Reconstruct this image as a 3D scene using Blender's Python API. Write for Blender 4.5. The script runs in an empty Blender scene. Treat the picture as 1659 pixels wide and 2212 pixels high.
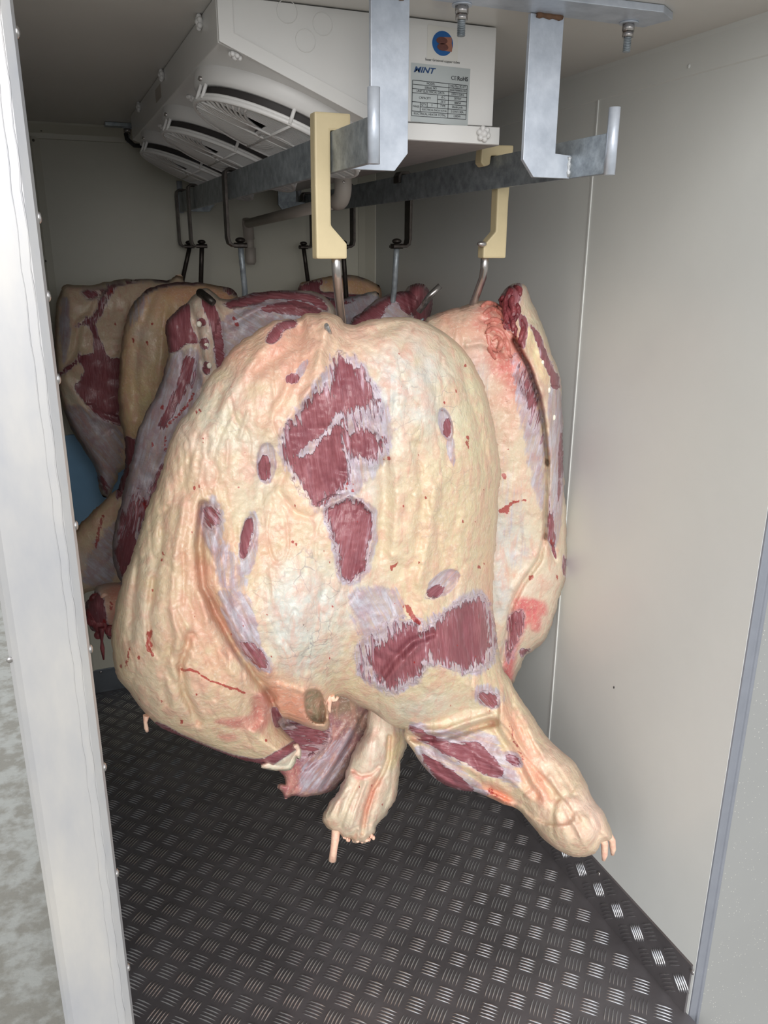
import bpy, bmesh, math, random
import numpy as np
from mathutils import Vector, Matrix
random.seed(7)
sc = bpy.context.scene
COL = sc.collection

# ------------------------------------------------------------------ camera
FPX = 1744.84
_a, _b, _c = 0.38972393, 0.311963056, -0.0047844
_r = np.array([math.cos(_a), -math.sin(_a), 0.0])
_F = np.array([math.sin(_a)*math.cos(_b), math.cos(_a)*math.cos(_b), -math.sin(_b)])
_d = np.cross(_F, _r)
RR = np.array([math.cos(_c)*_r + math.sin(_c)*_d, -math.sin(_c)*_r + math.cos(_c)*_d, _F])
CAM = np.array([0.0, 0.0, 1.6])
cd = bpy.data.cameras.new('camera'); cam = bpy.data.objects.new('camera', cd); COL.objects.link(cam)
cd.sensor_fit = 'VERTICAL'; cd.sensor_height = 36.0; cd.lens = FPX/2212*36.0
cd.clip_start = 0.02
m = Matrix.Identity(4)
for i in range(3):
    m[i][0] = RR[0][i]; m[i][1] = -RR[1][i]; m[i][2] = -RR[2][i]; m[i][3] = CAM[i]
cam.matrix_world = m
sc.camera = cam

# ------------------------------------------------------------------ sky, light, exposure
wd = bpy.data.worlds.new('overcast_sky'); sc.world = wd; wd.use_nodes = True
nt = wd.node_tree; nt.nodes.clear()
wo = nt.nodes.new('ShaderNodeOutputWorld'); bg = nt.nodes.new('ShaderNodeBackground')
tc = nt.nodes.new('ShaderNodeTexCoord'); sx = nt.nodes.new('ShaderNodeSeparateXYZ'); rp = nt.nodes.new('ShaderNodeValToRGB')
nt.links.new(tc.outputs['Generated'], sx.inputs[0]); nt.links.new(sx.outputs['Z'], rp.inputs[0])
rp.color_ramp.elements[0].position = 0.0; rp.color_ramp.elements[0].color = (0.86, 0.88, 0.90, 1)
rp.color_ramp.elements[1].position = 0.9; rp.color_ramp.elements[1].color = (0.95, 1.0, 1.08, 1)
nt.links.new(rp.outputs[0], bg.inputs[0]); bg.inputs[1].default_value = 0.72
nt.links.new(bg.outputs[0], wo.inputs[0])
soft_fill = bpy.data.lights.new('soft_fill', 'SUN'); soft_fill.energy = 1.9; soft_fill.angle = math.radians(48); soft_fill.color = (1.0, 0.97, 0.93)  # added wide fill aimed through the doorway, brightens the deep interior
so = bpy.data.objects.new('soft_fill', soft_fill); COL.objects.link(so)
so.rotation_euler = (math.radians(70), 0, math.radians(-17))
vs = sc.view_settings
vs.view_transform = 'Standard'; vs.look = 'None'; vs.gamma = 1.0; vs.use_curve_mapping = False
vs.exposure = 0.55

# ------------------------------------------------------------------ helpers
def ray(x, y):
    return np.array([(x-829.5)/FPX, (y-1106)/FPX, 1.0]) @ RR
def at(x, y, ax, val):
    w = ray(x, y); t = (val-CAM[ax])/w[ax]; return Vector(CAM + w*t)
def lin(c):
    return tuple(((v/255)/12.92 if v/255 <= 0.04045 else ((v/255+0.055)/1.055)**2.4) for v in c)

def newmat(name, col, rough=0.5, metal=0.0, noise=0.0, nscale=8.0, bump=0.0, bscale=60.0, dark=None, rvar=0.0, stretch=None, coat=0.0, thr=None):
    mt = bpy.data.materials.new(name); mt.use_nodes = True
    n = mt.node_tree; b = n.nodes['Principled BSDF']; L = n.links
    b.inputs['Roughness'].default_value = rough; b.inputs['Metallic'].default_value = metal
    if coat: b.inputs['Coat Weight'].default_value = coat
    c = lin(col); b.inputs['Base Color'].default_value = (*c, 1)
    t = n.nodes.new('ShaderNodeTexCoord'); mp = n.nodes.new('ShaderNodeMapping')
    L.new(t.outputs['Object'], mp.inputs[0])
    if stretch: mp.inputs['Scale'].default_value = stretch
    if noise or rvar:
        nz = n.nodes.new('ShaderNodeTexNoise'); nz.inputs['Scale'].default_value = nscale; nz.inputs['Detail'].default_value = 6
        nz.inputs['Roughness'].default_value = 0.62
        L.new(mp.outputs[0], nz.inputs['Vector'])
        r = n.nodes.new('ShaderNodeValToRGB'); L.new(nz.outputs['Fac'], r.inputs[0])
        r.color_ramp.elements[0].position, r.color_ramp.elements[1].position = thr or (0.35, 0.68)
        d = lin(dark) if dark else tuple(v*(1-noise) for v in c)
        r.color_ramp.elements[0].color = (*d, 1); r.color_ramp.elements[1].color = (*c, 1)
        if noise: L.new(r.outputs[0], b.inputs['Base Color'])
        if rvar:
            mr = n.nodes.new('ShaderNodeMapRange'); mr.inputs['To Min'].default_value = rough-rvar; mr.inputs['To Max'].default_value = rough+rvar
            L.new(nz.outputs['Fac'], mr.inputs[0]); L.new(mr.outputs[0], b.inputs['Roughness'])
    if bump:
        nb = n.nodes.new('ShaderNodeTexNoise'); nb.inputs['Scale'].default_value = bscale; nb.inputs['Detail'].default_value = 4
        L.new(mp.outputs[0], nb.inputs['Vector'])
        bp = n.nodes.new('ShaderNodeBump'); bp.inputs['Strength'].default_value = 1.0; bp.inputs['Distance'].default_value = bump
        L.new(nb.outputs['Fac'], bp.inputs['Height']); L.new(bp.outputs[0], b.inputs['Normal'])
    return mt

M = {}
M['wall'] = newmat('wall_laminate', (217, 219, 216), 0.30, noise=0.04, nscale=3, bump=0.0004, bscale=25, rvar=0.06)
M['backwall'] = newmat('back_wall_laminate', (200, 198, 184), 0.4, noise=0.07, nscale=3, bump=0.0004, bscale=25)
M['ceil'] = newmat('ceiling_laminate', (212, 209, 204), 0.33, noise=0.06, nscale=2.5, bump=0.0004, bscale=20, rvar=0.05)
M['plate'] = newmat('tread_plate', (122, 118, 120), 0.4, 0.5, noise=0.35, nscale=5, rvar=0.08)
M['tread'] = newmat('tread_bar', (226, 226, 228), 0.18, 0.95, noise=0.1)
M['kick'] = newmat('kick_plate', (110, 116, 122), 0.4, 0.7, noise=0.2, nscale=6)
M['alu'] = newmat('brushed_aluminium', (200, 197, 192), 0.36, 0.35, noise=0.14, nscale=7, rvar=0.1, stretch=(1, 1, .35), dark=(172, 174, 180))
M['galv'] = newmat('galvanised_steel', (206, 213, 224), 0.36, 0.35, noise=0.3, nscale=26, rvar=0.1, dark=(182, 190, 202), bump=.0004, bscale=70)
M['galvold'] = newmat('weathered_galvanised', (170, 178, 184), 0.42, 0.45, noise=0.5, nscale=45, dark=(126, 134, 140), bump=.0008, bscale=90)
M['rust'] = newmat('weld_rust', (120, 88, 66), 0.8, noise=0.3, nscale=60)
M['weld'] = newmat('weld_bead', (196, 200, 204), 0.45, 0.5, noise=0.2, nscale=80, bump=.002, bscale=200)
M['white'] = newmat('white_enamel', (226, 225, 223), 0.28, noise=0.03, nscale=6, coat=0.2)
M['fanwhite'] = newmat('white_fan_plastic', (224, 223, 222), 0.4, noise=0.03, nscale=12)
M['dark'] = newmat('fan_shadow_black', (52, 48, 48), 0.6, noise=0.1)
M['tray'] = newmat('drip_tray_underside', (176, 170, 170), 0.35, noise=0.15, nscale=30)
M['cream'] = newmat('cream_plastic', (206, 190, 152), 0.5, noise=0.08, nscale=18, bump=.0005, bscale=60)
M['steel'] = newmat('stainless_rod', (190, 186, 184), 0.25, 0.9, noise=0.12, nscale=40)
M['iron'] = newmat('dark_iron', (74, 68, 64), 0.42, 0.7, noise=0.45, nscale=60, bump=.0006, bscale=160)
M['pvc'] = newmat('grey_pvc', (176, 168, 160), 0.45, noise=0.05)
M['rubber'] = newmat('black_rubber', (34, 34, 36), 0.5)
M['blue'] = newmat('plain_blue', (128, 172, 208), 0.35, noise=0.12, nscale=6)
M['concrete'] = newmat('concrete', (160, 160, 154), 0.85, noise=0.4, nscale=13, dark=(134, 131, 122), bump=.003, bscale=30, thr=(.42, .6))
M['frame'] = newmat('frame_edge', (150, 154, 164), 0.4, 0.4, noise=0.1, nscale=20)
M['seam'] = newmat('sealant', (216, 218, 216), 0.5, noise=0.05)
M['label'] = newmat('sticker_silver', (186, 192, 192), 0.35, 0.2, noise=0.04)
M['sticker'] = newmat('sticker_white', (222, 220, 214), 0.4, noise=0.02)
M['sblue'] = newmat('print_blue', (20, 92, 160), 0.45, noise=0.03)
M['sdark'] = newmat('print_dark', (46, 48, 52), 0.5, noise=0.03)
M['copper'] = newmat('print_copper', (168, 112, 92), 0.45, noise=0.12, nscale=300)
M['copperd'] = newmat('print_copper_dark', (112, 66, 58), 0.5, noise=0.3, nscale=500)
M['mint'] = newmat('print_navy', (22, 66, 116), 0.45, noise=0.03)
M['grime'] = newmat('grime', (90, 86, 76), 0.7, noise=0.2)
# speckled outer panel
pm = newmat('outer_panel', (146, 147, 146), 0.42, noise=0.05, nscale=3)
def speckle(mt, scale, thr, col):
    n = mt.node_tree; L = n.links; b = n.nodes['Principled BSDF']
    t = n.nodes.new('ShaderNodeTexCoord'); v = n.nodes.new('ShaderNodeTexVoronoi'); v.inputs['Scale'].default_value = scale
    L.new(t.outputs['Object'], v.inputs['Vector'])
    lt = n.nodes.new('ShaderNodeMath'); lt.operation = 'LESS_THAN'; lt.inputs[1].default_value = thr
    L.new(v.outputs['Distance'], lt.inputs[0])
    mx = n.nodes.new('ShaderNodeMix'); mx.data_type = 'RGBA'
    src = b.inputs['Base Color'].links[0].from_socket
    L.new(lt.outputs[0], mx.inputs[0]); L.new(src, mx.inputs[6]); mx.inputs[7].default_value = (*lin(col), 1)
    L.new(mx.outputs[2], b.inputs['Base Color'])
speckle(pm, 110, 0.11, (196, 194, 188)); M['panel'] = pm

def link(name, me, mat, parent=None):
    o = bpy.data.objects.new(name, me); COL.objects.link(o)
    if mat is not None: me.materials.append(M[mat] if isinstance(mat, str) else mat)
    if parent is not None: o.parent = parent
    return o
def tag(o, label=None, cat=None, group=None, kind=None):
    if label: o['label'] = label
    if cat: o['category'] = cat
    if group: o['group'] = group
    if kind: o['kind'] = kind
    return o
def empty(name, loc, label, cat, group=None):
    o = bpy.data.objects.new(name, None); COL.objects.link(o); o.location = loc; o.empty_display_size = .05
    return tag(o, label, cat, group)
class MB:
    """collects shapes in world space, builds one mesh"""
    def __init__(s): s.bm = bmesh.new()
    def box(s, x0, x1, y0, y1, z0, z1, bev=0.0):
        r = bmesh.ops.create_cube(s.bm, size=1)
        for v in r['verts']:
            v.co = Vector(((x0+x1)/2 + v.co.x*(x1-x0), (y0+y1)/2 + v.co.y*(y1-y0), (z0+z1)/2 + v.co.z*(z1-z0)))
        if bev:
            es = list({e for v in r['verts'] for e in v.link_edges})
            bmesh.ops.bevel(s.bm, geom=es, offset=bev, segments=2, affect='EDGES', profile=.6)
        return s
    def prism(s, pts, axis, a, b, bev=0.0):
        """pts 2D polygon in the two other axes, extruded along axis from a to b"""
        def mk(p, t):
            if axis == 0: return (t, p[0], p[1])
            if axis == 1: return (p[0], t, p[1])
            return (p[0], p[1], t)
        va = [s.bm.verts.new(mk(p, a)) for p in pts]; vb = [s.bm.verts.new(mk(p, b)) for p in pts]
        f = [s.bm.faces.new(va), s.bm.faces.new(vb[::-1])]
        for i in range(len(pts)):
            j = (i+1) % len(pts); f.append(s.bm.faces.new((va[i], vb[i], vb[j], va[j])))
        bmesh.ops.recalc_face_normals(s.bm, faces=f)
        if bev:
            es = list({e for ff in f for e in ff.edges})
            bmesh.ops.bevel(s.bm, geom=es, offset=bev, segments=2, affect='EDGES', profile=.6)
        return s
    def tube(s, pts, r, seg=12, cap=True, smooth=True):
        pts = [Vector(p) for p in pts]; rs = r if isinstance(r, (list, tuple)) else [r]*len(pts)
        rings = []; up = None
        for i, p in enumerate(pts):
            t = (pts[min(i+1, len(pts)-1)] - pts[max(i-1, 0)]).normalized()
            if up is None: up = t.orthogonal().normalized()
            up = (up - t*up.dot(t)).normalized(); w = t.cross(up)
            rings.append([s.bm.verts.new(p + (up*math.cos(k*2*math.pi/seg) + w*math.sin(k*2*math.pi/seg))*rs[i]) for k in range(seg)])
        for i in range(len(rings)-1):
            for k in range(seg):
                f = s.bm.faces.new((rings[i][k], rings[i][(k+1) % seg], rings[i+1][(k+1) % seg], rings[i+1][k])); f.smooth = smooth
        if cap:
            s.bm.faces.new(rings[0][::-1]); s.bm.faces.new(rings[-1])
        return s
    def cyl(s, c, n, r, h, seg=24, r2=None):
        c = Vector(c); n = Vector(n).normalized()
        return s.tube([c, c+n*h], [r, r if r2 is None else r2], seg)
    def ball(s, c, r, sc_=(1, 1, 1), seg=12):
        x = bmesh.ops.create_uvsphere(s.bm, u_segments=seg, v_segments=max(6, seg//2+2), radius=r)
        for v in x['verts']: v.co = Vector(c) + Vector((v.co.x*sc_[0], v.co.y*sc_[1], v.co.z*sc_[2]))
        for f in {f for v in x['verts'] for f in v.link_faces}: f.smooth = True
        return s
    def flat(s, pts, th=.0004, n=(0, -1, 0)):
        n = Vector(n)*th; a = [s.bm.verts.new(Vector(p)) for p in pts]; b = [s.bm.verts.new(Vector(p)+n) for p in pts]
        fs = [s.bm.faces.new(a), s.bm.faces.new(b[::-1])]
        for i in range(len(pts)):
            j = (i+1) % len(pts); fs.append(s.bm.faces.new((a[i], a[j], b[j], b[i])))
        bmesh.ops.recalc_face_normals(s.bm, faces=fs)
        return s
    def build(s, name, mat, parent=None):
        me = bpy.data.meshes.new(name)
        if parent is not None:
            off = Vector((0, 0, 0)); p = parent
            while p is not None: off += p.location; p = p.parent
            bmesh.ops.translate(s.bm, verts=s.bm.verts, vec=-off)
        s.bm.normal_update(); s.bm.to_mesh(me); s.bm.free()
        return link(name, me, mat, parent)
def struct(name, mb, mat, label):
    return tag(mb.build(name, mat), label, kind='structure')
def arc(c, r, a0, a1, n, ux, uy):
    c = Vector(c); ux = Vector(ux); uy = Vector(uy)
    return [c + ux*(r*math.cos(math.radians(a0+(a1-a0)*i/n))) + uy*(r*math.sin(math.radians(a0+(a1-a0)*i/n))) for i in range(n+1)]

# ------------------------------------------------------------------ room shell (interior 1.14 wide, 1.93 deep, 1.97 high)
XW, YB, YF, ZC = 1.141, 2.918, 0.995, 1.971
struct('floor', MB().box(-0.06, XW+.002, 0.93, YB+.05, -.05, 0), 'plate', 'dark five-bar tread plate floor of the cold box')
struct('ceiling', MB().box(-0.06, 1.25, 0.95, YB+.05, ZC, ZC+.06), 'ceil', 'smooth off-white laminate ceiling')
struct('wall_right', MB().box(XW, XW+.07, YF+.004, YB+.05, -.05, ZC+.02), 'wall', 'smooth white laminate wall on the right')
struct('wall_left', MB().box(-.075, 0, YF+.03, YB+.05, -.05, ZC+.02), 'wall', 'smooth laminate wall on the left, mostly hidden')
struct('wall_back', MB().box(-.06, XW+.06, YB, YB+.06, -.05, ZC+.02), 'backwall', 'plain beige laminate wall at the far end')
# cove trims and seams
cv = [(YB, ZC), (YB-.03, ZC), (YB-.028, ZC-.006), (YB-.008, ZC-.03), (YB-.006, ZC-.045), (YB, ZC-.046)]
struct('trim_1', MB().prism(cv, 0, 0, XW, .001), 'backwall', 'cove moulding between back wall and ceiling')
struct('trim_2', MB().prism([(0, YB), (0, YB-.03), (.004, YB-.03), (.024, YB-.01), (.045, YB-.004), (.045, YB)], 2, .1, ZC-.04), 'backwall', 'vertical cove strip in the far left corner')
struct('trim_3', MB().prism([(XW, YB), (XW, YB-.05), (XW-.004, YB-.05), (XW-.03, YB-.02), (XW-.05, YB-.004), (XW-.05, YB)], 2, .1, ZC-.04), 'backwall', 'vertical cove strip in the far right corner')
struct('trim_4', MB().prism([(XW, ZC), (XW-.008, ZC), (XW-.006, ZC-.008), (XW-.003, ZC-.062), (XW, ZC-.064)], 1, YF+.01, YB), 'wall', 'slim angle trim between right wall and ceiling')
ys = at(1240, 900, 0, XW).y
struct('trim_5', MB().box(XW-.0022, XW+.001, ys-.0022, ys+.0022, .13, ZC-.06), 'seam', 'pale vertical sealant line on the right wall')
# ceiling panel seam + water dots
# kick plates
up = MB().prism([(XW, 0), (XW-.006, 0), (XW-.004, .132), (XW, .134)], 1, YF+.01, YB, 0)
upo = struct('baseboard_right', up, 'plate', 'tread plate upstand along the right wall')
struct('baseboard_back', MB().box(0, XW, YB-.004, YB, 0, .096, .001), 'kick', 'dull metal kick strip below the back wall')
# small wall marks
o = struct('trim_6', MB().ball(at(1326, 1485, 0, XW-.001), .0035, (.2, .5, 1)), 'rubber', 'tiny black mark on the right wall')
kb = MB()
for p in ((89, 281), (72, 303), (98, 564)): kb.ball(at(*p, 1, YB-.012), .004, (1, .5, 1), 8)
struct('trim_7', kb, 'grime', 'small dark fixing holes near the far left corner')
kb = MB()
for p, ax, v in (((1488, 143), 0, XW-.004), ((1075, 505), 0, XW)): kb.ball(at(*p, ax, v), .004, (.5, 1, 1), 8)
struct('trim_8', kb, 'seam', 'small rivet heads on the right wall trim')

# tread bars
def bars(parent, flip, P, cells, name='tread_bars'):
    """P(u,v,h) -> world point ; cells list of (u,v,ang)"""
    V, Fc = [], []
    for (cu, cvv, ang) in cells:
        ca, sa = math.cos(ang), math.sin(ang)
        for k in range(-2, 3):
            off = k*.0084; L = .0225 - abs(k)*.0006
            base = len(V); prof = [(-1, 0, 0), (-.55, .75, 0), (0, 1, 0), (.55, .75, 0), (1, 0, 0), (.55, -.75, 0), (0, -1, 0), (-.55, -.75, 0)]
            pts = [(a*L, b*.0019, 0) for a, b, _ in prof] + [(-.6*L, 0, .0017), (0, 0, .0026), (.6*L, 0, .0017)]
            for (a, b, h) in pts:
                aa, bb = a, b+off + .0012*(1-(a/L)**2)
                V.append(P(cu+aa*ca-bb*sa, cvv+aa*sa+bb*ca, h))
            for q in ((0, 1, 8), (1, 2, 9, 8), (2, 3, 10, 9), (3, 4, 10), (4, 5, 10), (5, 6, 9, 10), (6, 7, 8, 9), (7, 0, 8)):
                Fc.append([base+i for i in (q[::-1] if flip else q)])
    me = bpy.data.meshes.new(name); me.from_pydata(V, [], Fc); me.update()
    for p in me.polygons: p.use_smooth = True
    o = link(name, me, 'tread', parent); o['kind'] = 'stuff'
    o['label'] = 'raised oblong bars of the tread pattern'
    return o
PX, PY = .0715, .0745
X0, Y0 = .808, 1.394
cells = []
for i in range(-30, 30):
    for j in range(-30, 40):
        for (ox, oy, ang) in ((0, 0, -math.pi/4), (.5, .5, math.pi/4)):
            u = X0+(i+ox)*PX; v = Y0+(j+oy)*PY
            if .01 < u < XW-.016 and .95 < v < YB-.02: cells.append((u, v, ang))
bars(bpy.data.objects['floor'], None, lambda u, v, h: (u, v, h), cells)
cells = []
y1 = at(1255, 1871, 0, XW-.006).y
for j in range(-8, 30):
    for (dz, dj, ang) in ((.064, 0, math.pi/4), (.101, .5, -math.pi/4), (.027, .5, -math.pi/4)):
        v = y1+(j+dj)*PY
        if YF+.03 < v < YB-.03: cells.append((v, dz, ang))
bars(upo, True, lambda u, v, h: (XW-.0062-h*1.4+v*.015, u, v), cells)
rv = MB()
for p in ((1293, 1887), (1495, 2100)): rv.ball(at(*p, 0, XW-.006), .006, (.4, 1, 1), 10)
rv.build('rivet', 'steel', upo)
rv = MB(); rv.ball(at(218, 1452, 1, YB-.005), .005, (1, .4, 1), 8); rv.build('rivet', 'steel', bpy.data.objects['baseboard_back'])

# door surround
jl = MB().prism([(-.088, YF+.04), (-.088, YF+.006), (-.083, YF-.002), (-.076, YF), (-.006, YF), (.003, YF+.004), (.006, YF+.012), (.006, YF+.04)], 2, -.12, ZC+.1, 0)
jlo = struct('door_1', jl, 'alu', 'wide brushed aluminium jamb on the left of the opening')
bd = MB()
for (p, q) in (((152, 1400), .0006), ((170, 1400), .0009)):
    b0 = at(*p, 1, YF); x = b0.x
    pts = [Vector((x + .0007*math.sin(k*1.7)+random.uniform(-.0004, .0004), YF, -.1+k*.02)) for k in range(106)]
    bd.tube(pts, [q*random.uniform(.6, 1.25) for _ in pts], 6)
bd.build('sealant_bead', 'alu', jlo)
for py, px in ((68, 35), (470, 79), (640, 100), (820, 122), (1137, 160), (1405, 194), (1661, 223), (1890, 252), (2095, 274)):
    s = at(px, py, 1, YF+.012); MB().ball((.006, YF+.016, s.z), .006, (.6, 1, 1.1), 10).build('rivet', 'steel', jlo)
MB().ball(at(21, 1426, 1, YF), .004, (1, .4, 1), 8).build('screw_head', 'steel', jlo)
jr = MB().prism([(XW+.001, YF), (XW+.001, YF+.03), (XW+.028, YF+.03), (XW+.028, YF-.004), (XW+.021, YF-.004), (XW+.019, YF)], 2, -.3, ZC+.1, .0015)
struct('door_2', jr, 'frame', 'slim grey metal edge strip on the right of the opening')
struct('wall_front', MB().box(XW+.0285, XW+.7, YF-.002, YF+.06, -.3, ZC+.1), 'panel', 'speckled pale grey outer panel at lower right')
struct('trim_9', MB().box(-.09, XW+.3, .90, .99, ZC+.001, ZC+.12), 'alu', 'top rail of the door opening')
struct('trim_10', MB().box(-.09, XW, .90, .929, -.3, -.003), 'alu', 'sill below the door opening')
# ground
struct('floor_2', MB().box(-9, 9, -7, 14, -.70, -.64), 'concrete', 'weathered concrete yard outside the trailer')
tag(MB().box(-.0, .20, YB-.016, YB-.004, .50, 1.0, .003).build('blue_sheet', 'blue'), 'thin blue sheet low on the back wall beside the left jamb', 'sheet')  # thin slab that colours the low left of the back wall blue

# ------------------------------------------------------------------ rails
ZR0, ZR1 = 1.720, 1.780
RX = (.456, .861)
def rail(k):
    x = RX[k]; s = 1 if k == 0 else -1
    r = empty('hanging_rail', (x, 1.15, ZR0), ('flat galvanised hanging rail under the cooler, left one with short end pin' if k == 0 else 'flat galvanised hanging rail nearest the right wall'), 'rail')
    MB().box(x-.005, x+.005, 1.162, 2.88, ZR0, ZR1, .001).build('bar', 'galvold', r)
    for y in (1.155, 2.885):
        MB().tube([(x, y, ZR0-.002), (x+.0, y, ZR1+.036)], .009, 14).build('end_stop', 'galv', r)
    # L shaped drop brackets
    for y in (1.262, 2.80):
        a, b = x+s*.036, x+s*.098
        pts = [(x+s*.005, ZR0-.0), (b-s*.022, ZR0-.0), (b, ZR0+.026), (b, ZC-.012), (a, ZC-.012), (a, ZR0+.038), (x+s*.005, ZR0+.036)]
        MB().prism(pts, 1, y-.004, y+.004, .0008).build('drop_bracket', 'galv' if y < 2 else 'galvold', r)
    w = MB(); w.tube([(x+s*.007, 1.259, ZR0+k2*.004+.002) for k2 in range(9)], [.003+.0012*((k2*7) % 3) for k2 in range(9)], 8)
    w.build('weld', 'weld', r)
    w = MB(); w.tube([(x+s*(.04+.006*k2), 1.257, ZC-.013) for k2 in range(9)], [.0035+.001*((k2*5) % 3) for k2 in range(9)], 8)
    w.build('weld', 'rust', r)
rail(0); rail(1)
def strut(y, xa, xb, bolts, lab):
    r = empty('ceiling_strut', ((xa+xb)/2, y, ZC), lab, 'strut')
    if y < 2: pts = [(xa, y-.03), (xb-.03, y-.058), (xb+.012, y-.03), (xb, y+.028), (xa, y+.028)]
    else: pts = [(xa, y-.02), (xb, y-.02), (xb, y+.02), (xa, y+.02)]
    MB().prism(pts, 2, ZC-.011, ZC-.0005, .001).build('plate', 'galv' if y < 2 else 'galvold', r)
    for (bx, by) in bolts:
        g = MB().cyl((bx, by, ZC-.0135), (0, 0, 1), .0155, .0025, 20).build('washer', 'galv', r)
        n = MB(); n.cyl((bx, by, ZC-.0245), (0, 0, 1), .0105, .011, 6); n.cyl((bx, by, ZC-.033), (0, 0, 1), .0095, .008, 6); n.build('nut', 'steel', r)
        t = MB()
        for q in range(9):
            z = ZC-.033-q*.0024; t.tube([(bx, by, z), (bx, by, z-.0012), (bx, by, z-.0024)], [.0055, .0066, .0055], 12)
        t.build('threaded_stud', 'galvold', r)
strut(1.235, .40, .985, ((.942, 1.245), (.643, 1.262)), 'galvanised ceiling strut across the front of the rails')
strut(2.83, .235, 1.02, ((.30, 2.83), (.95, 2.83)), 'small dark ceiling strut at the far end behind the cooler')

# ------------------------------------------------------------------ cooler unit
UY0, UY1 = 1.392, 2.66
unit = empty('cooler_unit', (.54, 1.39, 1.785), 'white three-fan cooler unit hung from the ceiling', 'cooler')
prof = [(.295, ZC-.001), (.295, 1.906), (.312, 1.900), (.603, 1.788), (.781, 1.800), (.781, ZC-.001)]
MB().prism(prof, 1, UY0+.012, UY1, .0015).build('casing', 'white', unit)
# end panel, a tray with folded rim
ep = MB(); ep.prism([(.299, ZC-.002), (.299, 1.907), (.605, 1.790), (.605, 1.812), (.779, 1.814), (.779, ZC-.002)], 1, UY0+.003, UY0+.012, .001)
ep.build('end_panel', 'white', unit)
fr = MB(); fr.prism([(.2945, 1.9055), (.605, 1.782), (.605, 1.805), (.318, 1.919), (.318, ZC-.003), (.2945, ZC-.003)], 1, UY0-.002, UY0+.004, .0012)
fr.build('panel_rim', 'white', unit)
rk = MB()
for (px, py) in ((620, 25), (697, 52), (660, 88)):
    c = at(px, py, 1, UY0+.0028); rk.tube(arc(c, .0165, 0, 360, 28, (1, 0, 0), (0, 0, 1)), .0006, 5, cap=False)
rk.build('knockout', 'white', unit)
MB().prism([(.600, 1.782), (.790, 1.782), (.790, 1.812), (.786, 1.812), (.786, 1.786), (.600, 1.7865)], 1, UY0-.004, UY1, .0006).build('drip_tray', 'tray', unit)
MB().prism([(.600, 1.783), (.789, 1.783), (.789, 1.8115), (.600, 1.809)], 1, UY0-.0065, UY0-.003, .001).build('tray_front', 'white', unit)
def screw(c, n, parent, r=.0105):
    c = Vector(c); n = Vector(n).normalized(); t = n.orthogonal().normalized(); w = n.cross(t)
    b = MB(); b.cyl(c, n, r*.75, .007, 14); b.ball(c+n*.006, r*.55, (1, 1, 1), 10)
    for k in range(6):
        a = k*math.pi/3; b.ball(c + (t*math.cos(a)+w*math.sin(a))*r*.75 + n*.005, r*.42, (1, 1, 1), 8)
    b.build('thumb_screw', 'fanwhite', parent)
screw(at(1042, 290, 1, UY0-.006), (0, -1, 0), unit, .012)
for py_y in (1.52, 1.98, 2.42): screw((.295, py_y, ZC-.012), (-1, 0, 0), unit, .011)
U0 = Vector((.306, 0, 1.903)); U1 = Vector((.603, 0, 1.788)); ud = (U1-U0).normalized(); nd = Vector((-(U0-U1).z, 0, (U0-U1).x)).normalized()
if nd.z > 0: nd = -nd
FL = (U1-U0).length; vd = Vector((0, 1, 0))
for y in (1.41, 1.815, 2.245, 2.64): screw(U0+ud*.02+vd*y, nd, unit, .010)
def P3(u, v, w, cy): return U0 + ud*u + vd*(cy+v) + nd*w
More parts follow.
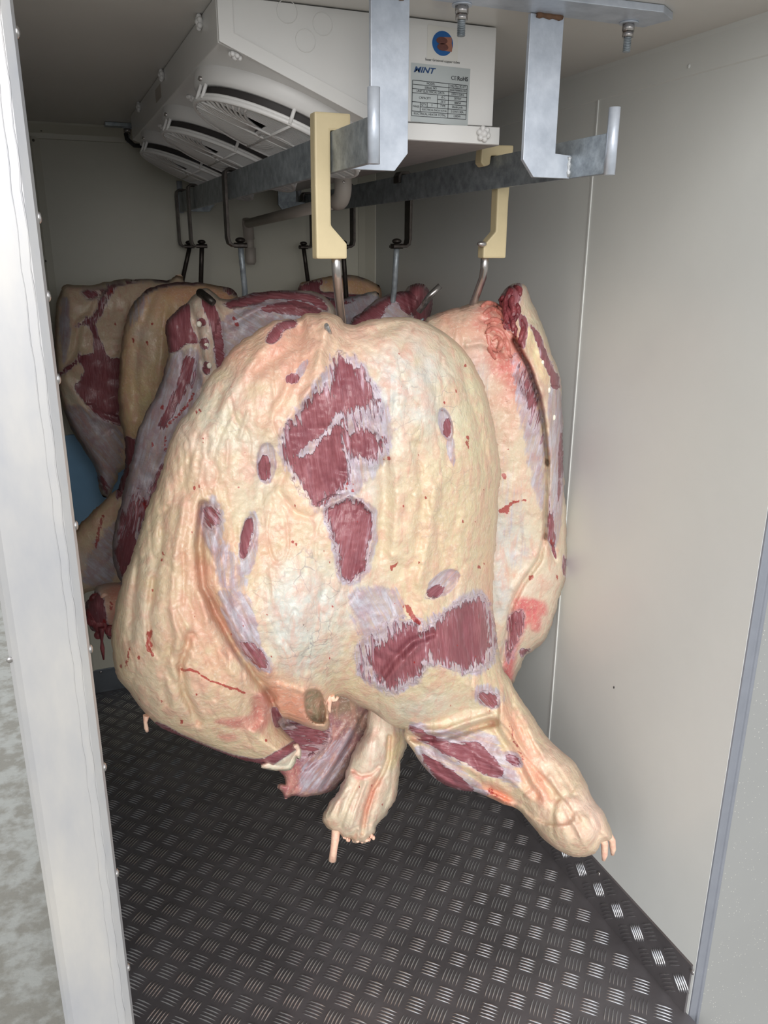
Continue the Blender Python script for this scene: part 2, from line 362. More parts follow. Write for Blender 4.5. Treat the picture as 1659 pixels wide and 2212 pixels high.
for i, cy in enumerate((1.605, 2.030, 2.455)):
    cu = FL/2+.004; R0 = .152
    def circ(r, w, n=56, a0=0, a1=360): return [P3(cu+r*math.cos(math.radians(a0+(a1-a0)*k/n)), r*math.sin(math.radians(a0+(a1-a0)*k/n)), w, cy) for k in range(n+1)]
    sh = MB(); rings = [circ(.172, 0), circ(.1715, .008), circ(.168, .022), circ(.163, .028), circ(.150, .028), circ(.149, .002)]
    bmv = [[sh.bm.verts.new(p) for p in rg[:-1]] for rg in rings]
    for a in range(len(bmv)-1):
        for k in range(56):
            f = sh.bm.faces.new((bmv[a][k], bmv[a][(k+1) % 56], bmv[a+1][(k+1) % 56], bmv[a+1][k])); f.smooth = True
    bmesh.ops.recalc_face_normals(sh.bm, faces=sh.bm.faces)
    sho = sh.build('fan_shroud', 'fanwhite', unit)
    dk = MB(); dk.tube([P3(cu, 0, .002, cy), P3(cu, 0, .012, cy)], .149, 40); dk.build('fan_well', 'dark', sho)
    db = MB(); db.tube([P3(cu, 0, .028, cy), P3(cu, 0, .044, cy)], .154, 56, cap=False); db.build('gap_band', 'dark', sho)
    # blades
    bl = MB()
    for k in range(5):
        a = k*72+20; pts = [P3(cu+r*math.cos(math.radians(a+o)), r*math.sin(math.radians(a+o)), w, cy) for (r, o, w) in ((.03, -14, .014), (.13, -24, .016), (.135, 22, .022), (.03, 14, .020))]
        bl.flat(pts, .002, nd)
    bl.cyl(P3(cu, 0, .012, cy), nd, .036, .012, 24); bl.build('fan_blades', 'dark', sho)
    gd = MB()
    gd.tube(circ(.158, .050)[:-1]+[circ(.158, .050)[0]], .0045, 8, cap=False)
    gd.tube(circ(.158, .044)[:-1]+[circ(.158, .044)[0]], .003, 6, cap=False)
    gd.tube(circ(.036, .052), .003, 6, cap=False); gd.cyl(P3(cu, 0, .049, cy), nd, .022, .005, 24)
    vv = -.152
    while vv < .153:
        hl = math.sqrt(max(0, .156**2-vv*vv)); u0 = -hl; 
        if vv > -.07: u0 = max(u0, -.04)
        if hl > .01:
            gd.tube([P3(cu+u0, vv, .051, cy), P3(cu+hl, vv, .051, cy)], .0019, 4, smooth=False)
        vv += .0072
    for k in range(26):
        a = 88+k*5.2
        pts = []
        for q in range(6):
            rr_ = .045+(.155-.045)*q/5; aa = math.radians(a+(q/5)**1.3*24-8); pts.append(P3(cu+rr_*math.cos(aa), rr_*math.sin(aa), .050+.003*math.sin(q*.6), cy))
        gd.tube(pts, .0026, 5)
    for (a, b) in (((-.02, -.154), (-.02, .154)), ((.08, -.13), (.08, .13)), ((-.152, .02), (.152, .02)), ((-.152, -.03), (.152, -.03))):
        gd.tube([P3(cu+a[0], a[1], .053, cy), P3(cu+b[0], b[1], .053, cy)], .0028, 6)
    gd.build('fan_guard', 'fanwhite', sho)
    for a in (70, 95, 118, 188, 196, 262, 335, 15):
        c0 = math.radians(a); cp = MB()
        cp.tube([P3(cu+.161*math.cos(c0), .161*math.sin(c0), .016, cy), P3(cu+.161*math.cos(c0), .161*math.sin(c0), .052, cy)], .0034, 8); cp.build('guard_clip', 'fanwhite', sho)
    c0 = math.radians(192); bb = MB(); bb.cyl(P3(cu+.168*math.cos(c0), .168*math.sin(c0), .018, cy), nd, .005, .006, 6); bb.build('guard_bolt', 'steel', sho)
# vent patch on the left side
MB().flat([(.2949, 2.03, 1.925), (.2949, 2.12, 1.925), (.2949, 2.12, 1.952), (.2949, 2.03, 1.952)], .0005, (-1, 0, 0)).build('vent_patch', 'pvc', unit)

# stickers and the rating plate
YS = UY0+.0028
def sp(px, py): return at(px, py, 1, YS)
st = MB().flat([sp(924, 53), sp(990, 62), sp(988, 137), sp(922, 128)], .0003).build('round_sticker', 'sticker', unit)
c = sp(956, 94); w_ = (sp(979, 96)-sp(934, 91)).length/2; h_ = (sp(956, 68)-sp(956, 122)).length/2
YT = YS-.0004
MB().flat([(c.x+w_*math.cos(t*math.pi/20), YT, c.z+h_*math.sin(t*math.pi/20)) for t in range(40)], .0002).build('blue_disc', 'sblue', st)
tb = MB()
for (a, b, r1, r2) in ((958, 88, .0115, .0062), (960, 102, .0115, .0062)):
    p = sp(a, b); q = sp(976 if a < 960 else 977, b-4); yy = YT-.0002-(a-958)*.00004; tb.flat([(p.x, yy, p.z+.0054), (q.x-.001, yy, p.z+.0062), (q.x, yy, p.z), (q.x-.001, yy, p.z-.0062), (p.x, yy, p.z-.0054)], .0001)
tb.build('copper_pipes', 'copper', st)
tb = MB()
for (a, b) in ((954, 88), (956, 102)):
    p = sp(a, b); tb.flat([(p.x+.0105*math.cos(t*math.pi/12), YT-.0005, p.z+.0055*math.sin(t*math.pi/12)) for t in range(24)], .0002)
tb.build('pipe_openings', 'copperd', st)
def text(s, px, py, size, mat, parent, align='CENTER', name='lettering', sx_=1.0, bold=0.0, shear=0.0, y=YT-.0003):
    p = sp(px, py); cu_ = bpy.data.curves.new(name, 'FONT'); cu_.body = s; cu_.size = size; cu_.align_x = align; cu_.align_y = 'CENTER'
    cu_.extrude = .0001; cu_.offset = bold; cu_.shear = shear
    o = bpy.data.objects.new('tmp', cu_); COL.objects.link(o)
    bpy.context.view_layer.update()
    dg = bpy.context.evaluated_depsgraph_get(); me = bpy.data.meshes.new_from_object(o.evaluated_get(dg))
    bpy.data.objects.remove(o)
    tilt = 0
    me.transform(Matrix.Translation((p.x, y, p.z)) @ Matrix.Rotation(math.pi/2, 4, 'X') @ Matrix.Diagonal((sx_, 1, 1, 1)))
    off = Vector((0, 0, 0)); q = parent
    while q is not None: off += q.location; q = q.parent
    me.transform(Matrix.Translation(-off))
    me.materials.clear()
    return link(name, me, mat, parent)
text('Inner Grooved copper tubes', 956, 132, .0056, 'sdark', st, sx_=1.0)
pl = MB().flat([sp(888, 135), sp(1016, 149), sp(1010, 273), sp(887, 262)], .0003).build('rating_plate', 'label', unit)
text('MINT', 893, 150, .0122, 'mint', pl, 'LEFT', sx_=1.3, bold=.0003, shear=.3)
text('CE', 980, 169, .0088, 'sdark', pl, sx_=1.0); text('RoHS', 999, 171, .0090, 'sdark', pl, bold=.0002)
# table
tl = sp(891, 173); br_ = sp(1006, 258); tr = sp(1009, 185); blp = sp(889, 250)
TW, TH = 1.0, 1.0
def tp(u, v):
    a = tl.lerp(tr, u); b = blp.lerp(br_, u); return a.lerp(b, v)
ln = MB()
def line(u0, v0, u1, v1, w=.00045):
    a = tp(u0, v0); b = tp(u1, v1); d = (b-a).normalized(); n = Vector((-d.z, 0, d.x))*w
    y = Vector((0, YT-.0002-a.y, 0)); ln.flat([a+n+y, b+n+y, b-n+y, a-n+y], .0002)
R_ = [0, .115, .235, .35, .48, .60, .73, .865, 1]
for k, v in enumerate(R_):
    if k == 4: line(.46, v, 1, v)
    elif k == 6: line(.15, v, 1, v)
    else: line(0, v, 1, v)
line(0, 0, 0, 1); line(1, 0, 1, 1); line(.66, 0, .66, 1); line(.46, .35, .46, .73); line(.15, .60, .15, .865); line(.275, .60, .275, .73)
ln.build('table_lines', 'sdark', pl)
def tt(s, u, r, size=.0062):
    p = tp(u, r); cu_ = pr_(p); text(s, cu_[0], cu_[1], size, 'sdark', pl, sx_=.95)
def pr_(P):
    q = RR @ (np.array(P)-CAM); return q[0]/q[2]*FPX+829.5, q[1]/q[2]*FPX+1106
for s, u, r in (('MODEL', .33, .055), ('SERIAL NO', .33, .175), ('UNIT ELECTRICAL DATA', .33, .29), ('CAPACITY', .23, .475), ('-8 C', .56, .41), ('-20 C', .56, .54),
                ('FAN(S)', .075, .73), ('QTY', .21, .66), ('3', .36, .66), ('TYPE', .56, .66), ('ELECTRICAL DATA TOTAL', .41, .80), ('ELECTRICAL HEATER TOTAL', .33, .93),
                ('HEJ Plus 3D-ET', .83, .055), ('20AKP00808261/02', .83, .175), ('220V/1/50Hz', .83, .29), ('2870W', .83, .41), ('1880W', .83, .54), ('Shade pole', .83, .66), ('215W/1.50A', .83, .80), ('1200W', .83, .93)):
    tt(s, u, r, .0042 if s in ('FAN(S)', 'ELECTRICAL DATA TOTAL', '20AKP00808261/02') else .0050)

# drain pipe
dp = empty('drain_pipe', (.62, 1.75, 1.70), 'pale plastic drain pipe running back from under the cooler', 'pipe')
a0 = at(741, 372, 1, 1.76); a1 = at(741, 412, 1, 1.76); a2 = at(716, 428, 1, 1.80)
e0 = at(534, 462, 1, 2.80)
MB().cyl((a0.x, a0.y, a0.z-.002), (0, 0, 1), .0215, .016, 20).build('collar', 'pvc', dp)
el = arc((a0.x, a0.y+.03, a1.z+.010), .03, 180, 270, 8, (0, 1, 0), (0, 0, 1))
el = [Vector((a0.x, a0.y, a0.z+.0))] + [Vector((a0.x, p.y, p.z)) for p in el] + [Vector((a0.x+.004, a0.y+.05, a1.z-.0195))]
MB().tube(el, .0185, 18).build('elbow', 'pvc', dp)
MB().ball(at(743, 393, 1, 1.742), .0028, (1, .4, 1), 8).build('screw_head', 'steel', dp)
MB().tube([(a0.x+.004, a0.y+.04, a1.z-.0195), (e0.x, 2.80, a1.z-.038)], .0145, 16).build('pipe_run', 'pvc', dp)
z2 = a1.z-.038
MB().tube([(e0.x, 2.795, z2+.012), (e0.x, 2.80, z2), (e0.x+.003, 2.80, z2-.05)], .018, 16).build('elbow', 'pvc', dp)
ez = at(538, 572, 1, 2.80).z
MB().tube([(e0.x+.003, 2.80, z2-.04), (e0.x+.005, 2.80, ez+.045)], .0145, 16).build('pipe_drop', 'pvc', dp)
MB().tube([(e0.x+.005, 2.80, ez+.055), (e0.x+.005, 2.80, ez+.01), (e0.x+.005, 2.80, ez)], [.0185, .0185, .012], 16).build('end_cap', 'pvc', dp)
cb = [at(272, 288, 1, 2.80), at(274, 300, 1, 2.80), at(290, 314, 1, 2.79), at(308, 316, 1, 2.78), at(322, 310, 1, 2.76), at(330, 300, 1, 2.74)]
tag(MB().tube(cb, .0065, 10).build('rubber_hose', 'rubber'), 'short black hose loop at the far end of the cooler', 'hose')

# ------------------------------------------------------------------ meat hooks
def cream_hook(x, y, s, lip, lab, rodpts, tip):
    """s=+1: shank on the left of the rail"""
    h = empty('meat_hook', (x, y, ZR1), lab, 'hook')
    f = lambda u: x+s*u
    pts = [(f(-.033), ZR1+.027), (f(.027), ZR1+.027), (f(.027), ZR1+.001)]
    if lip: pts = [(f(-.040), ZR1+.022), (f(.031), ZR1+.020), (f(.033), ZR1-.012), (f(.026), ZR1-.020), (f(.012), ZR1-.016), (f(.010), ZR1+.001)]
    pts += [(f(-.007), ZR1+.001), (f(-.008), 1.640), (f(.019), 1.612), (f(.019), 1.588), (f(-.034), 1.588), (f(-.034), 1.70)]
    MB().prism(pts, 1, y-.013, y+.013, .0035).build('handle', 'cream', h)
    MB().tube(rodpts, .0082, 14).build('rod', 'steel', h)
    if tip: MB().tube(tip, [.0085, .008, .0065, .0035], 12).build('point', 'steel', h)
    if lip:
        k = at(1041, 527, 1, y-.016); MB().ball(k, .010, (1.1, .7, .6), 12).build('rod_knob', 'steel', h)
    return h
t1 = at(726, 563, 1, 1.335)
cream_hook(.456, 1.335, 1, False, 'cream plastic-handled hook on the left rail above the nearest carcass quarter',
           [t1+Vector((0, 0, .01)), at(728, 600, 1, 1.35), at(733, 650, 1, 1.39), at(738, 690, 1, 1.415), at(738, 725, 1, 1.43), at(728, 745, 1, 1.42)],
           [at(722, 745, 1, 1.38), at(715, 738, 1, 1.33), at(710, 724, 1, 1.285), at(705, 702, 1, 1.262)])
t2 = at(1047, 563, 1, 1.536)
cream_hook(.861, 1.536, -1, True, 'cream plastic-handled hook on the right rail beside the wall',
           [t2+Vector((0, 0, .01)), at(1046, 580, 1, 1.54), at(1043, 600, 1, 1.55), at(1032, 630, 1, 1.57), at(1020, 662, 1, 1.59), at(1016, 700, 1, 1.60)], None)
def iron_hook(x, y, s, lab, tipdir=None, rodend=None):
    """s=+1: strap left of the rail, foot to the right"""
    h = empty('meat_hook', (x, y, ZR1), lab, 'hook', 'dark iron hooks on the rails behind')
    f = lambda u: x+s*u
    cl = [(f(.012), ZR1-.018), (f(.012), ZR1-.002), (f(.008), ZR1+.005), (f(-.010), ZR1+.006), (f(-.018), ZR1), (f(-.0195), ZR1-.012), (f(-.0195), 1.630), (f(-.0165), 1.618), (f(-.008), 1.6125), (f(.026), 1.612)]
    th = .0034; L = []; Rr = []
    for i, p in enumerate(cl):
        a = Vector(cl[max(i-1, 0)]); b = Vector(cl[min(i+1, len(cl)-1)]); d = (b-a).normalized(); n = Vector((-d.y, d.x))*th
        L.append(tuple(Vector(p)+n)); Rr.append(tuple(Vector(p)-n))
    MB().prism(L+Rr[::-1], 1, y-.017, y+.017, .001).build('strap', 'iron', h)
    k = MB(); k.cyl((f(.012), y, 1.607), (0, 0, 1), .0165, .012, 18); k.ball((f(.012), y, 1.625), .0125, (1, 1, .55), 14); k.build('swivel', 'iron', h)
    e = Vector(rodend); a = Vector((f(.012), y, 1.61))
    d = (e-a).normalized()
    pts = [a, a.lerp(e, .5), e, e+Vector((s*.0, .015, -.05)), e+Vector((-s*.012, .0, -.085)), e+Vector((-s*.035, -.035, -.10)), e+Vector((-s*.055, -.065, -.075))]
    MB().tube(pts, [.0072, .0072, .0075, .0075, .0075, .007, .003], 10).build('rod', 'iron' if y > 2.2 else 'galvold', h)
    return h
hooks_ = [(0, 376, 480, 394, 605, 'dark iron hook on the left rail, farthest by the end stop'),
          (0, 410, 480, 434, 605, 'dark iron hook on the left rail, middle of its three'),
          (0, 488, 450, 529, 628, 'dark iron hook on the left rail, nearest of its three'),
          (1, 674, 500, 665, 606, 'dark iron hook on the right rail, farthest one'),
          (1, 762, 500, 748, 640, 'dark iron hook on the right rail, partly behind the cream hook'),
          (1, 882, 490, 852, 622, 'dark iron hook on the right rail, nearest of its three')]
HK = []; HYS = []
for (rl, px, py, ex, ey, lab) in hooks_:
    sg = 1 if rl == 0 else -1
    y = min(at(px, py, 0, RX[rl]-sg*.0195).y, 2.84); HYS.append(y)
    HK.append(iron_hook(RX[rl], y, sg, lab, rodend=at(ex, ey, 1, y+.02)))
#@@MEAT@@
# ------------------------------------------------------------------ meat material
def meat_material(name, wet=0.31, fatbump=0.0045):
    mt = bpy.data.materials.new(name); mt.use_nodes = True; n = mt.node_tree; L = n.links; b = n.nodes['Principled BSDF']
    N = n.nodes.new
    def noise(scale, det=4, rough=.6, vec=None, dist=0.0):
        z = N('ShaderNodeTexNoise'); z.inputs['Scale'].default_value = scale; z.inputs['Detail'].default_value = det
        z.inputs['Roughness'].default_value = rough; z.inputs['Distortion'].default_value = dist; L.new(vec, z.inputs['Vector']); return z.outputs['Fac']
    def math_(op, a, b_=None, c=None, clamp=False):
        x = N('ShaderNodeMath'); x.operation = op; x.use_clamp = clamp
        for i, v in enumerate((a, b_, c)):
            if v is None: continue
            if isinstance(v, (int, float)): x.inputs[i].default_value = v
            else: L.new(v, x.inputs[i])
        return x.outputs[0]
    def smooth(v, lo, hi, a=0.0, b_=1.0):
        x = N('ShaderNodeMapRange'); x.interpolation_type = 'SMOOTHSTEP'; L.new(v, x.inputs[0])
        x.inputs[1].default_value = lo; x.inputs[2].default_value = hi; x.inputs[3].default_value = a; x.inputs[4].default_value = b_; return x.outputs[0]
    def mix(f, a, c):
        x = N('ShaderNodeMix'); x.data_type = 'RGBA'
        if isinstance(f, (int, float)): x.inputs[0].default_value = f
        else: L.new(f, x.inputs[0])
        for i, v in ((6, a), (7, c)):
            if isinstance(v, tuple): x.inputs[i].default_value = (*lin(v), 1)
            else: L.new(v, x.inputs[i])
        return x.outputs[2]
    tc = N('ShaderNodeTexCoord').outputs['Object']
    at_ = N('ShaderNodeAttribute'); at_.attribute_name = 'tint'
    am = N('ShaderNodeAttribute'); am.attribute_name = 'mask'
    af = N('ShaderNodeAttribute'); af.attribute_name = 'fib'
    s = N('ShaderNodeSeparateColor'); L.new(am.outputs['Color'], s.inputs[0])
    mus, mem, blo, vein = s.outputs[0], s.outputs[1], s.outputs[2], am.outputs['Alpha']
    mp = N('ShaderNodeMapping'); L.new(af.outputs['Vector'], mp.inputs[0]); mp.inputs['Scale'].default_value = (1, .09, 1)
    fib = noise(230, 3, .6, mp.outputs[0]); mp2 = N('ShaderNodeMapping'); L.new(af.outputs['Vector'], mp2.inputs[0]); mp2.inputs['Scale'].default_value = (1.5, .16, 1)
    fibw = noise(75, 4, .65, mp2.outputs[0], .6)
    nf = noise(38, 4, .55, tc); nb = noise(9, 4, .55, tc, .4); nfine = noise(170, 3, .6, tc)
    # fat colour variation
    col = mix(smooth(nf, .44, .66, 0, .42), at_.outputs['Color'], (210, 158, 142))
    col = mix(smooth(nb, .42, .62, 0, .28), col, (202, 192, 160))
    col = mix(smooth(nfine, .5, .7, 0, .4), col, (228, 214, 196))
    mps = N('ShaderNodeMapping'); L.new(tc, mps.inputs[0]); mps.inputs['Scale'].default_value = (1, 1, .3)
    stk = noise(44, 4, .6, mps.outputs[0], .8)
    col = mix(smooth(stk, .48, .68, 0, .45), col, (208, 156, 138))
    # hairline veins
    dv = N('ShaderNodeVectorMath'); dv.operation = 'ADD'
    nz = N('ShaderNodeTexNoise'); nz.inputs['Scale'].default_value = 22; nz.inputs['Detail'].default_value = 3; L.new(tc, nz.inputs['Vector'])
    sc2 = N('ShaderNodeVectorMath'); sc2.operation = 'SCALE'; sc2.inputs['Scale'].default_value = .03; L.new(nz.outputs['Color'], sc2.inputs[0])
    L.new(tc, dv.inputs[0]); L.new(sc2.outputs[0], dv.inputs[1])
    vo = N('ShaderNodeTexVoronoi'); vo.feature = 'DISTANCE_TO_EDGE'; vo.inputs['Scale'].default_value = 34; L.new(dv.outputs[0], vo.inputs['Vector'])
    vl = math_('MULTIPLY', smooth(vo.outputs['Distance'], .0, .035, 1, 0), smooth(nb, .45, .6))
    col = mix(math_('MULTIPLY', vl, math_('MULTIPLY', vein, .5)), col, (116, 104, 120))
    # silver membrane
    memf = smooth(math_('ADD', mem, math_('MULTIPLY', smooth(mem, 0, .2), math_('MULTIPLY', math_('SUBTRACT', fibw, .5), .9))), .30, .62)
    memc = mix(smooth(fibw, .35, .65), (150, 130, 142), (188, 186, 198))
    memc = mix(smooth(nf, .4, .65, 0, .5), memc, (150, 112, 128))
    col = mix(math_('MULTIPLY', memf, smooth(fibw, .3, .6, .45, .85)), col, memc)
    # muscle
    e = math_('ADD', mus, math_('MULTIPLY', smooth(mus, 0, .15), math_('ADD', math_('MULTIPLY', math_('SUBTRACT', fibw, .5), 1.9), math_('MULTIPLY', math_('SUBTRACT', fib, .5), .7))))
    musf = smooth(e, .40, .56)
    mc = mix(smooth(fib, .35, .7), (136, 76, 82), (160, 102, 108))
    mc = mix(smooth(nb, .35, .65, 0, .55), mc, (118, 62, 72))
    wst = math_('MULTIPLY', smooth(fibw, .54, .68), smooth(mus, 1.0, .6, .12, 1))
    mc = mix(math_('MULTIPLY', wst, .7), mc, (206, 180, 192))
    halo = math_('MULTIPLY', smooth(e, .05, .5), math_('SUBTRACT', 1, musf))
    col = mix(math_('MULTIPLY', halo, .65), col, (196, 178, 192))
    col = mix(musf, col, mc)
    # blood
    bf = smooth(math_('ADD', blo, math_('MULTIPLY', math_('SUBTRACT', nfine, .5), 1.2)), .40, .62)
    col = mix(math_('MULTIPLY', bf, .85), col, (158, 40, 38))
    L.new(col, b.inputs['Base Color'])
    b.inputs['Roughness'].default_value = wet
    L.new(smooth(musf, 0, 1, wet+.04, wet-.04), b.inputs['Roughness'])
    b.inputs['Specular IOR Level'].default_value = .5
    b.inputs['Subsurface Weight'].default_value = .12; b.inputs['Subsurface Radius'].default_value = (1, .35, .2); b.inputs['Subsurface Scale'].default_value = .008
    h = math_('ADD', math_('MULTIPLY', nf, 1.1), math_('MULTIPLY', stk, .45))
    h = math_('ADD', math_('MULTIPLY', h, smooth(musf, 0, 1, 1, .25)), math_('MULTIPLY', math_('MULTIPLY', fib, .35), musf))
    h = math_('ADD', h, math_('MULTIPLY', nfine, .14))
    h = math_('SUBTRACT', h, math_('MULTIPLY', musf, .35))
    bp = N('ShaderNodeBump'); bp.inputs['Distance'].default_value = fatbump; bp.inputs['Strength'].default_value = .8
    L.new(h, bp.inputs['Height']); L.new(bp.outputs[0], b.inputs['Normal'])
    return mt
M['meat'] = meat_material('beef_surface')

# ------------------------------------------------------------------ carcass builder
rng = np.random.default_rng(3)
_LAT = rng.random((257, 257))
def vnoise(u, v, s):
    x = u/s; y = v/s; xi = np.floor(x).astype(int); yi = np.floor(y).astype(int); fx = x-xi; fy = y-yi
    fx = fx*fx*(3-2*fx); fy = fy*fy*(3-2*fy); g = lambda a, b: _LAT[a % 256, b % 256]
    return (g(xi, yi)*(1-fx)+g(xi+1, yi)*fx)*(1-fy)+(g(xi, yi+1)*(1-fx)+g(xi+1, yi+1)*fx)*fy-.5
def curve(pts, n=5):
    P = np.array(pts, float); out = []
    for i in range(len(P)):
        p0, p1, p2, p3 = P[i-1], P[i], P[(i+1) % len(P)], P[(i+2) % len(P)]
        for k in range(n):
            t = k/n; out.append(.5*((2*p1)+(-p0+p2)*t+(2*p0-5*p1+4*p2-p3)*t*t+(-p0+3*p1-3*p2+p3)*t**3))
    return np.array(out)
def segdist(U, V, A, B):
    d = np.full(U.shape, 1e9); nx = np.zeros(U.shape); ny = np.zeros(U.shape)
    for a, b in zip(A, B):
        e = b-a; l = max(e@e, 1e-9); t = np.clip(((U-a[0])*e[0]+(V-a[1])*e[1])/l, 0, 1)
        x = a[0]+t*e[0]; y = a[1]+t*e[1]; q = (U-x)**2+(V-y)**2; mk = q < d
        d[mk] = q[mk]; nx[mk] = x[mk]; ny[mk] = y[mk]
    return np.sqrt(d), nx, ny
def inside(U, V, P):
    c = np.zeros(U.shape, bool)
    for a, b in zip(P, np.roll(P, -1, 0)):
        if a[1] == b[1]: continue
        k = ((a[1] > V) != (b[1] > V)) & (U < (b[0]-a[0])*(V-a[1])/(b[1]-a[1])+a[0]); c ^= k
    return c
def sdf(U, V, P):
    d, nx, ny = segdist(U, V, P, np.roll(P, -1, 0)); return np.where(inside(U, V, P), d, -d), nx, ny
def local(U, V, P, mar):
    return (U > P[:, 0].min()-mar) & (U < P[:, 0].max()+mar) & (V > P[:, 1].min()-mar) & (V < P[:, 1].max()+mar)

FRONT = {}
def surf(o, u, v, lift=0.0):
    A, B, Y = FRONT[o.name]; k = np.argmin((A-u)**2+(B-v)**2); return at(u, v, 1, Y[k]-lift)
def carcass(name, label, step, y0, comps, base=(226, 206, 178), dy=(), bumps=(), strokes=(), raises=(), patches=(), tints=(), spots=(), lines=(),
            noise=.004, cat='meat', group=None, parent=None, backs=1.0, rimnoise=2.0):
    polys = [curve(c[0]) for c in comps]
    allp = np.vstack(polys); u0, v0 = allp.min(0)-step; u1, v1 = allp.max(0)+step
    us = np.arange(u0, u1+step, step); vs_ = np.arange(v0, v1+step, step)
    U, V = np.meshgrid(us, vs_, indexing='ij')
    S = np.full(U.shape, -1e9); NX = np.zeros(U.shape); NY = np.zeros(U.shape); FR = np.zeros(U.shape); BK = np.zeros(U.shape)
    wob = vnoise(U, V, 16)*rimnoise*2+vnoise(U+99, V, 6)*rimnoise
    for P, c in zip(polys, comps):
        W, T, B = c[1:4]
        sdx, nx, ny = sdf(U, V, P); k = sdx > S; NX[k] = nx[k]; NY[k] = ny[k]; S[k] = sdx[k]
        t = np.clip(sdx/W, 0, 1); pf = np.sqrt(1-(1-t)**2)
        off = c[4] if len(c) > 4 else 0.0
        FR = np.maximum(FR, np.where(sdx > 0, (T+off)*pf, 0)); BK = np.maximum(BK, np.where(sdx > 0, B*pf*backs, 0))
    IN = S > step*.35
    idx = -np.ones(U.shape, int); q = IN
    cell = q[:-1, :-1] & q[1:, :-1] & q[:-1, 1:] & q[1:, 1:]
    used = np.zeros(U.shape, bool); used[:-1, :-1] |= cell; used[1:, :-1] |= cell; used[:-1, 1:] |= cell; used[1:, 1:] |= cell
    full = np.zeros(U.shape, int)
    for a in (0, 1):
        for b in (0, 1): full[a:a+cell.shape[0], b:b+cell.shape[1]] += cell
    rim = used & (full < 4)
    idx[used] = np.arange(used.sum())
    UU = np.where(rim, NX+wob, U)[used]; VV = np.where(rim, NY+wob*.7, V)[used]
    R = rim[used]; f = FR[used].copy(); bk = BK[used].copy(); Sx = S[used]; f[R] = 0; bk[R] = 0
    ed = np.clip(Sx/14, 0, 1)
    D = np.zeros(UU.shape)
    for (cx, cy, rx, ry, a) in dy: D -= a*np.exp(-((UU-cx)/rx)**2-((VV-cy)/ry)**2)
    for (cx, cy, rx, ry, a) in bumps: f += ed*a*np.exp(-((UU-cx)/rx)**2-((VV-cy)/ry)**2)
    for (P, a, fe) in raises:
        P = curve(P); k = local(UU, VV, P, fe+2); s, _, _ = sdf(UU[k], VV[k], P)
        t = np.clip(.5+s/(2*fe), 0, 1); f[k] += ed[k]*a*t*t*(3-2*t)
    for (pts, w, a) in strokes:
        P = np.array(pts, float); k = local(UU, VV, P, 3*w); d, _, _ = segdist(UU[k], VV[k], P[:-1], P[1:]); f[k] += ed[k]*a*np.exp(-(d/w)**2)
    f += ed*noise*(2.2*vnoise(UU, VV*.45, 40)+1.1*vnoise(UU+50, VV*.5, 17)+.55*vnoise(UU+7, VV+9, 8)-1.6*np.clip(.10-np.abs(vnoise(UU+vnoise(VV, UU, 60)*40, VV*.35, 34)), 0, 1)*6)
    bk += ed*noise*2*vnoise(UU+300, VV*.5, 40)
    f[R] = 0; bk[R] = 0
    # attributes
    n = len(UU); tint = np.tile(np.array(base, float), (n, 1)); mask = np.zeros((n, 4)); ang = np.zeros(n)
    for (cx, cy, rx, ry, col, a) in tints:
        w = a*np.exp(-((UU-cx)/rx)**2-((VV-cy)/ry)**2); w = np.clip(w*(1+1.6*vnoise(UU, VV, 30)), 0, 1)[:, None]; tint = tint*(1-w)+np.array(col)*w
    for p in patches:
        kind, P, fe, a = p[:4]; P = curve(P); k = local(UU, VV, P, fe+2); s, _, _ = sdf(UU[k], VV[k], P)
        s = s+vnoise(UU[k], VV[k], 9)*fe*.7
        t = np.clip(.5+s/(2*fe), 0, 1)*a
        if kind == 'mus': mask[k, 0] = np.maximum(mask[k, 0], t)
        elif kind == 'nomus': mask[k, 0] *= (1-t)
        elif kind == 'mem': mask[k, 1] = np.maximum(mask[k, 1], t)
        elif kind == 'blo': mask[k, 2] = np.maximum(mask[k, 2], t)
        elif kind == 'vein': mask[k, 3] = np.maximum(mask[k, 3], t)
        elif isinstance(kind, tuple): tint[k] = tint[k]*(1-t[:, None])+np.array(kind)*t[:, None]
        if len(p) > 4: kk = np.where(k)[0][t > .25]; ang[kk] = math.radians(p[4])
    for (pts, w, a) in lines:
        P = np.array(pts, float); k = local(UU, VV, P, 3*w); d, _, _ = segdist(UU[k]+vnoise(UU[k], VV[k], 7)*4, VV[k]+vnoise(VV[k], UU[k], 7)*4, P[:-1], P[1:])
        mask[k, 2] = np.maximum(mask[k, 2], a*np.exp(-(d/w)**2))
    for (cx, cy, r) in spots:
        d = np.hypot((UU-cx)*1.3, (VV-cy)*.8)+vnoise(UU, VV, 5)*r; k = d < 3*r; mask[k, 2] = np.maximum(mask[k, 2], np.exp(-(d[k]/r)**2))
    # to world
    ry_ = np.stack([(UU-829.5)/FPX, (VV-1106)/FPX, np.ones(n)], 1) @ RR
    def world(yy): t = (yy/ry_[:, 1])[:, None]; return CAM[None]+ry_*t
    front = world(y0+D-f); back = world(y0+D+bk)
    bi = -np.ones(n, int); nb_ = (~R).sum(); bi[~R] = n+np.arange(nb_); bi[R] = np.where(R)[0]
    verts = np.vstack([front, back[~R]])
    a_, b_, c_, d_ = idx[:-1, :-1][cell], idx[1:, :-1][cell], idx[1:, 1:][cell], idx[:-1, 1:][cell]
    qf = np.stack([a_, d_, c_, b_], 1); qb = np.stack([bi[a_], bi[b_], bi[c_], bi[d_]], 1)
    faces = np.vstack([qf, qb])
    # drop quads whose front and back are identical (all rim)
    me = bpy.data.meshes.new(name)
    me.vertices.add(len(verts)); me.vertices.foreach_set('co', verts.ravel())
    me.loops.add(faces.size); me.loops.foreach_set('vertex_index', faces.ravel())
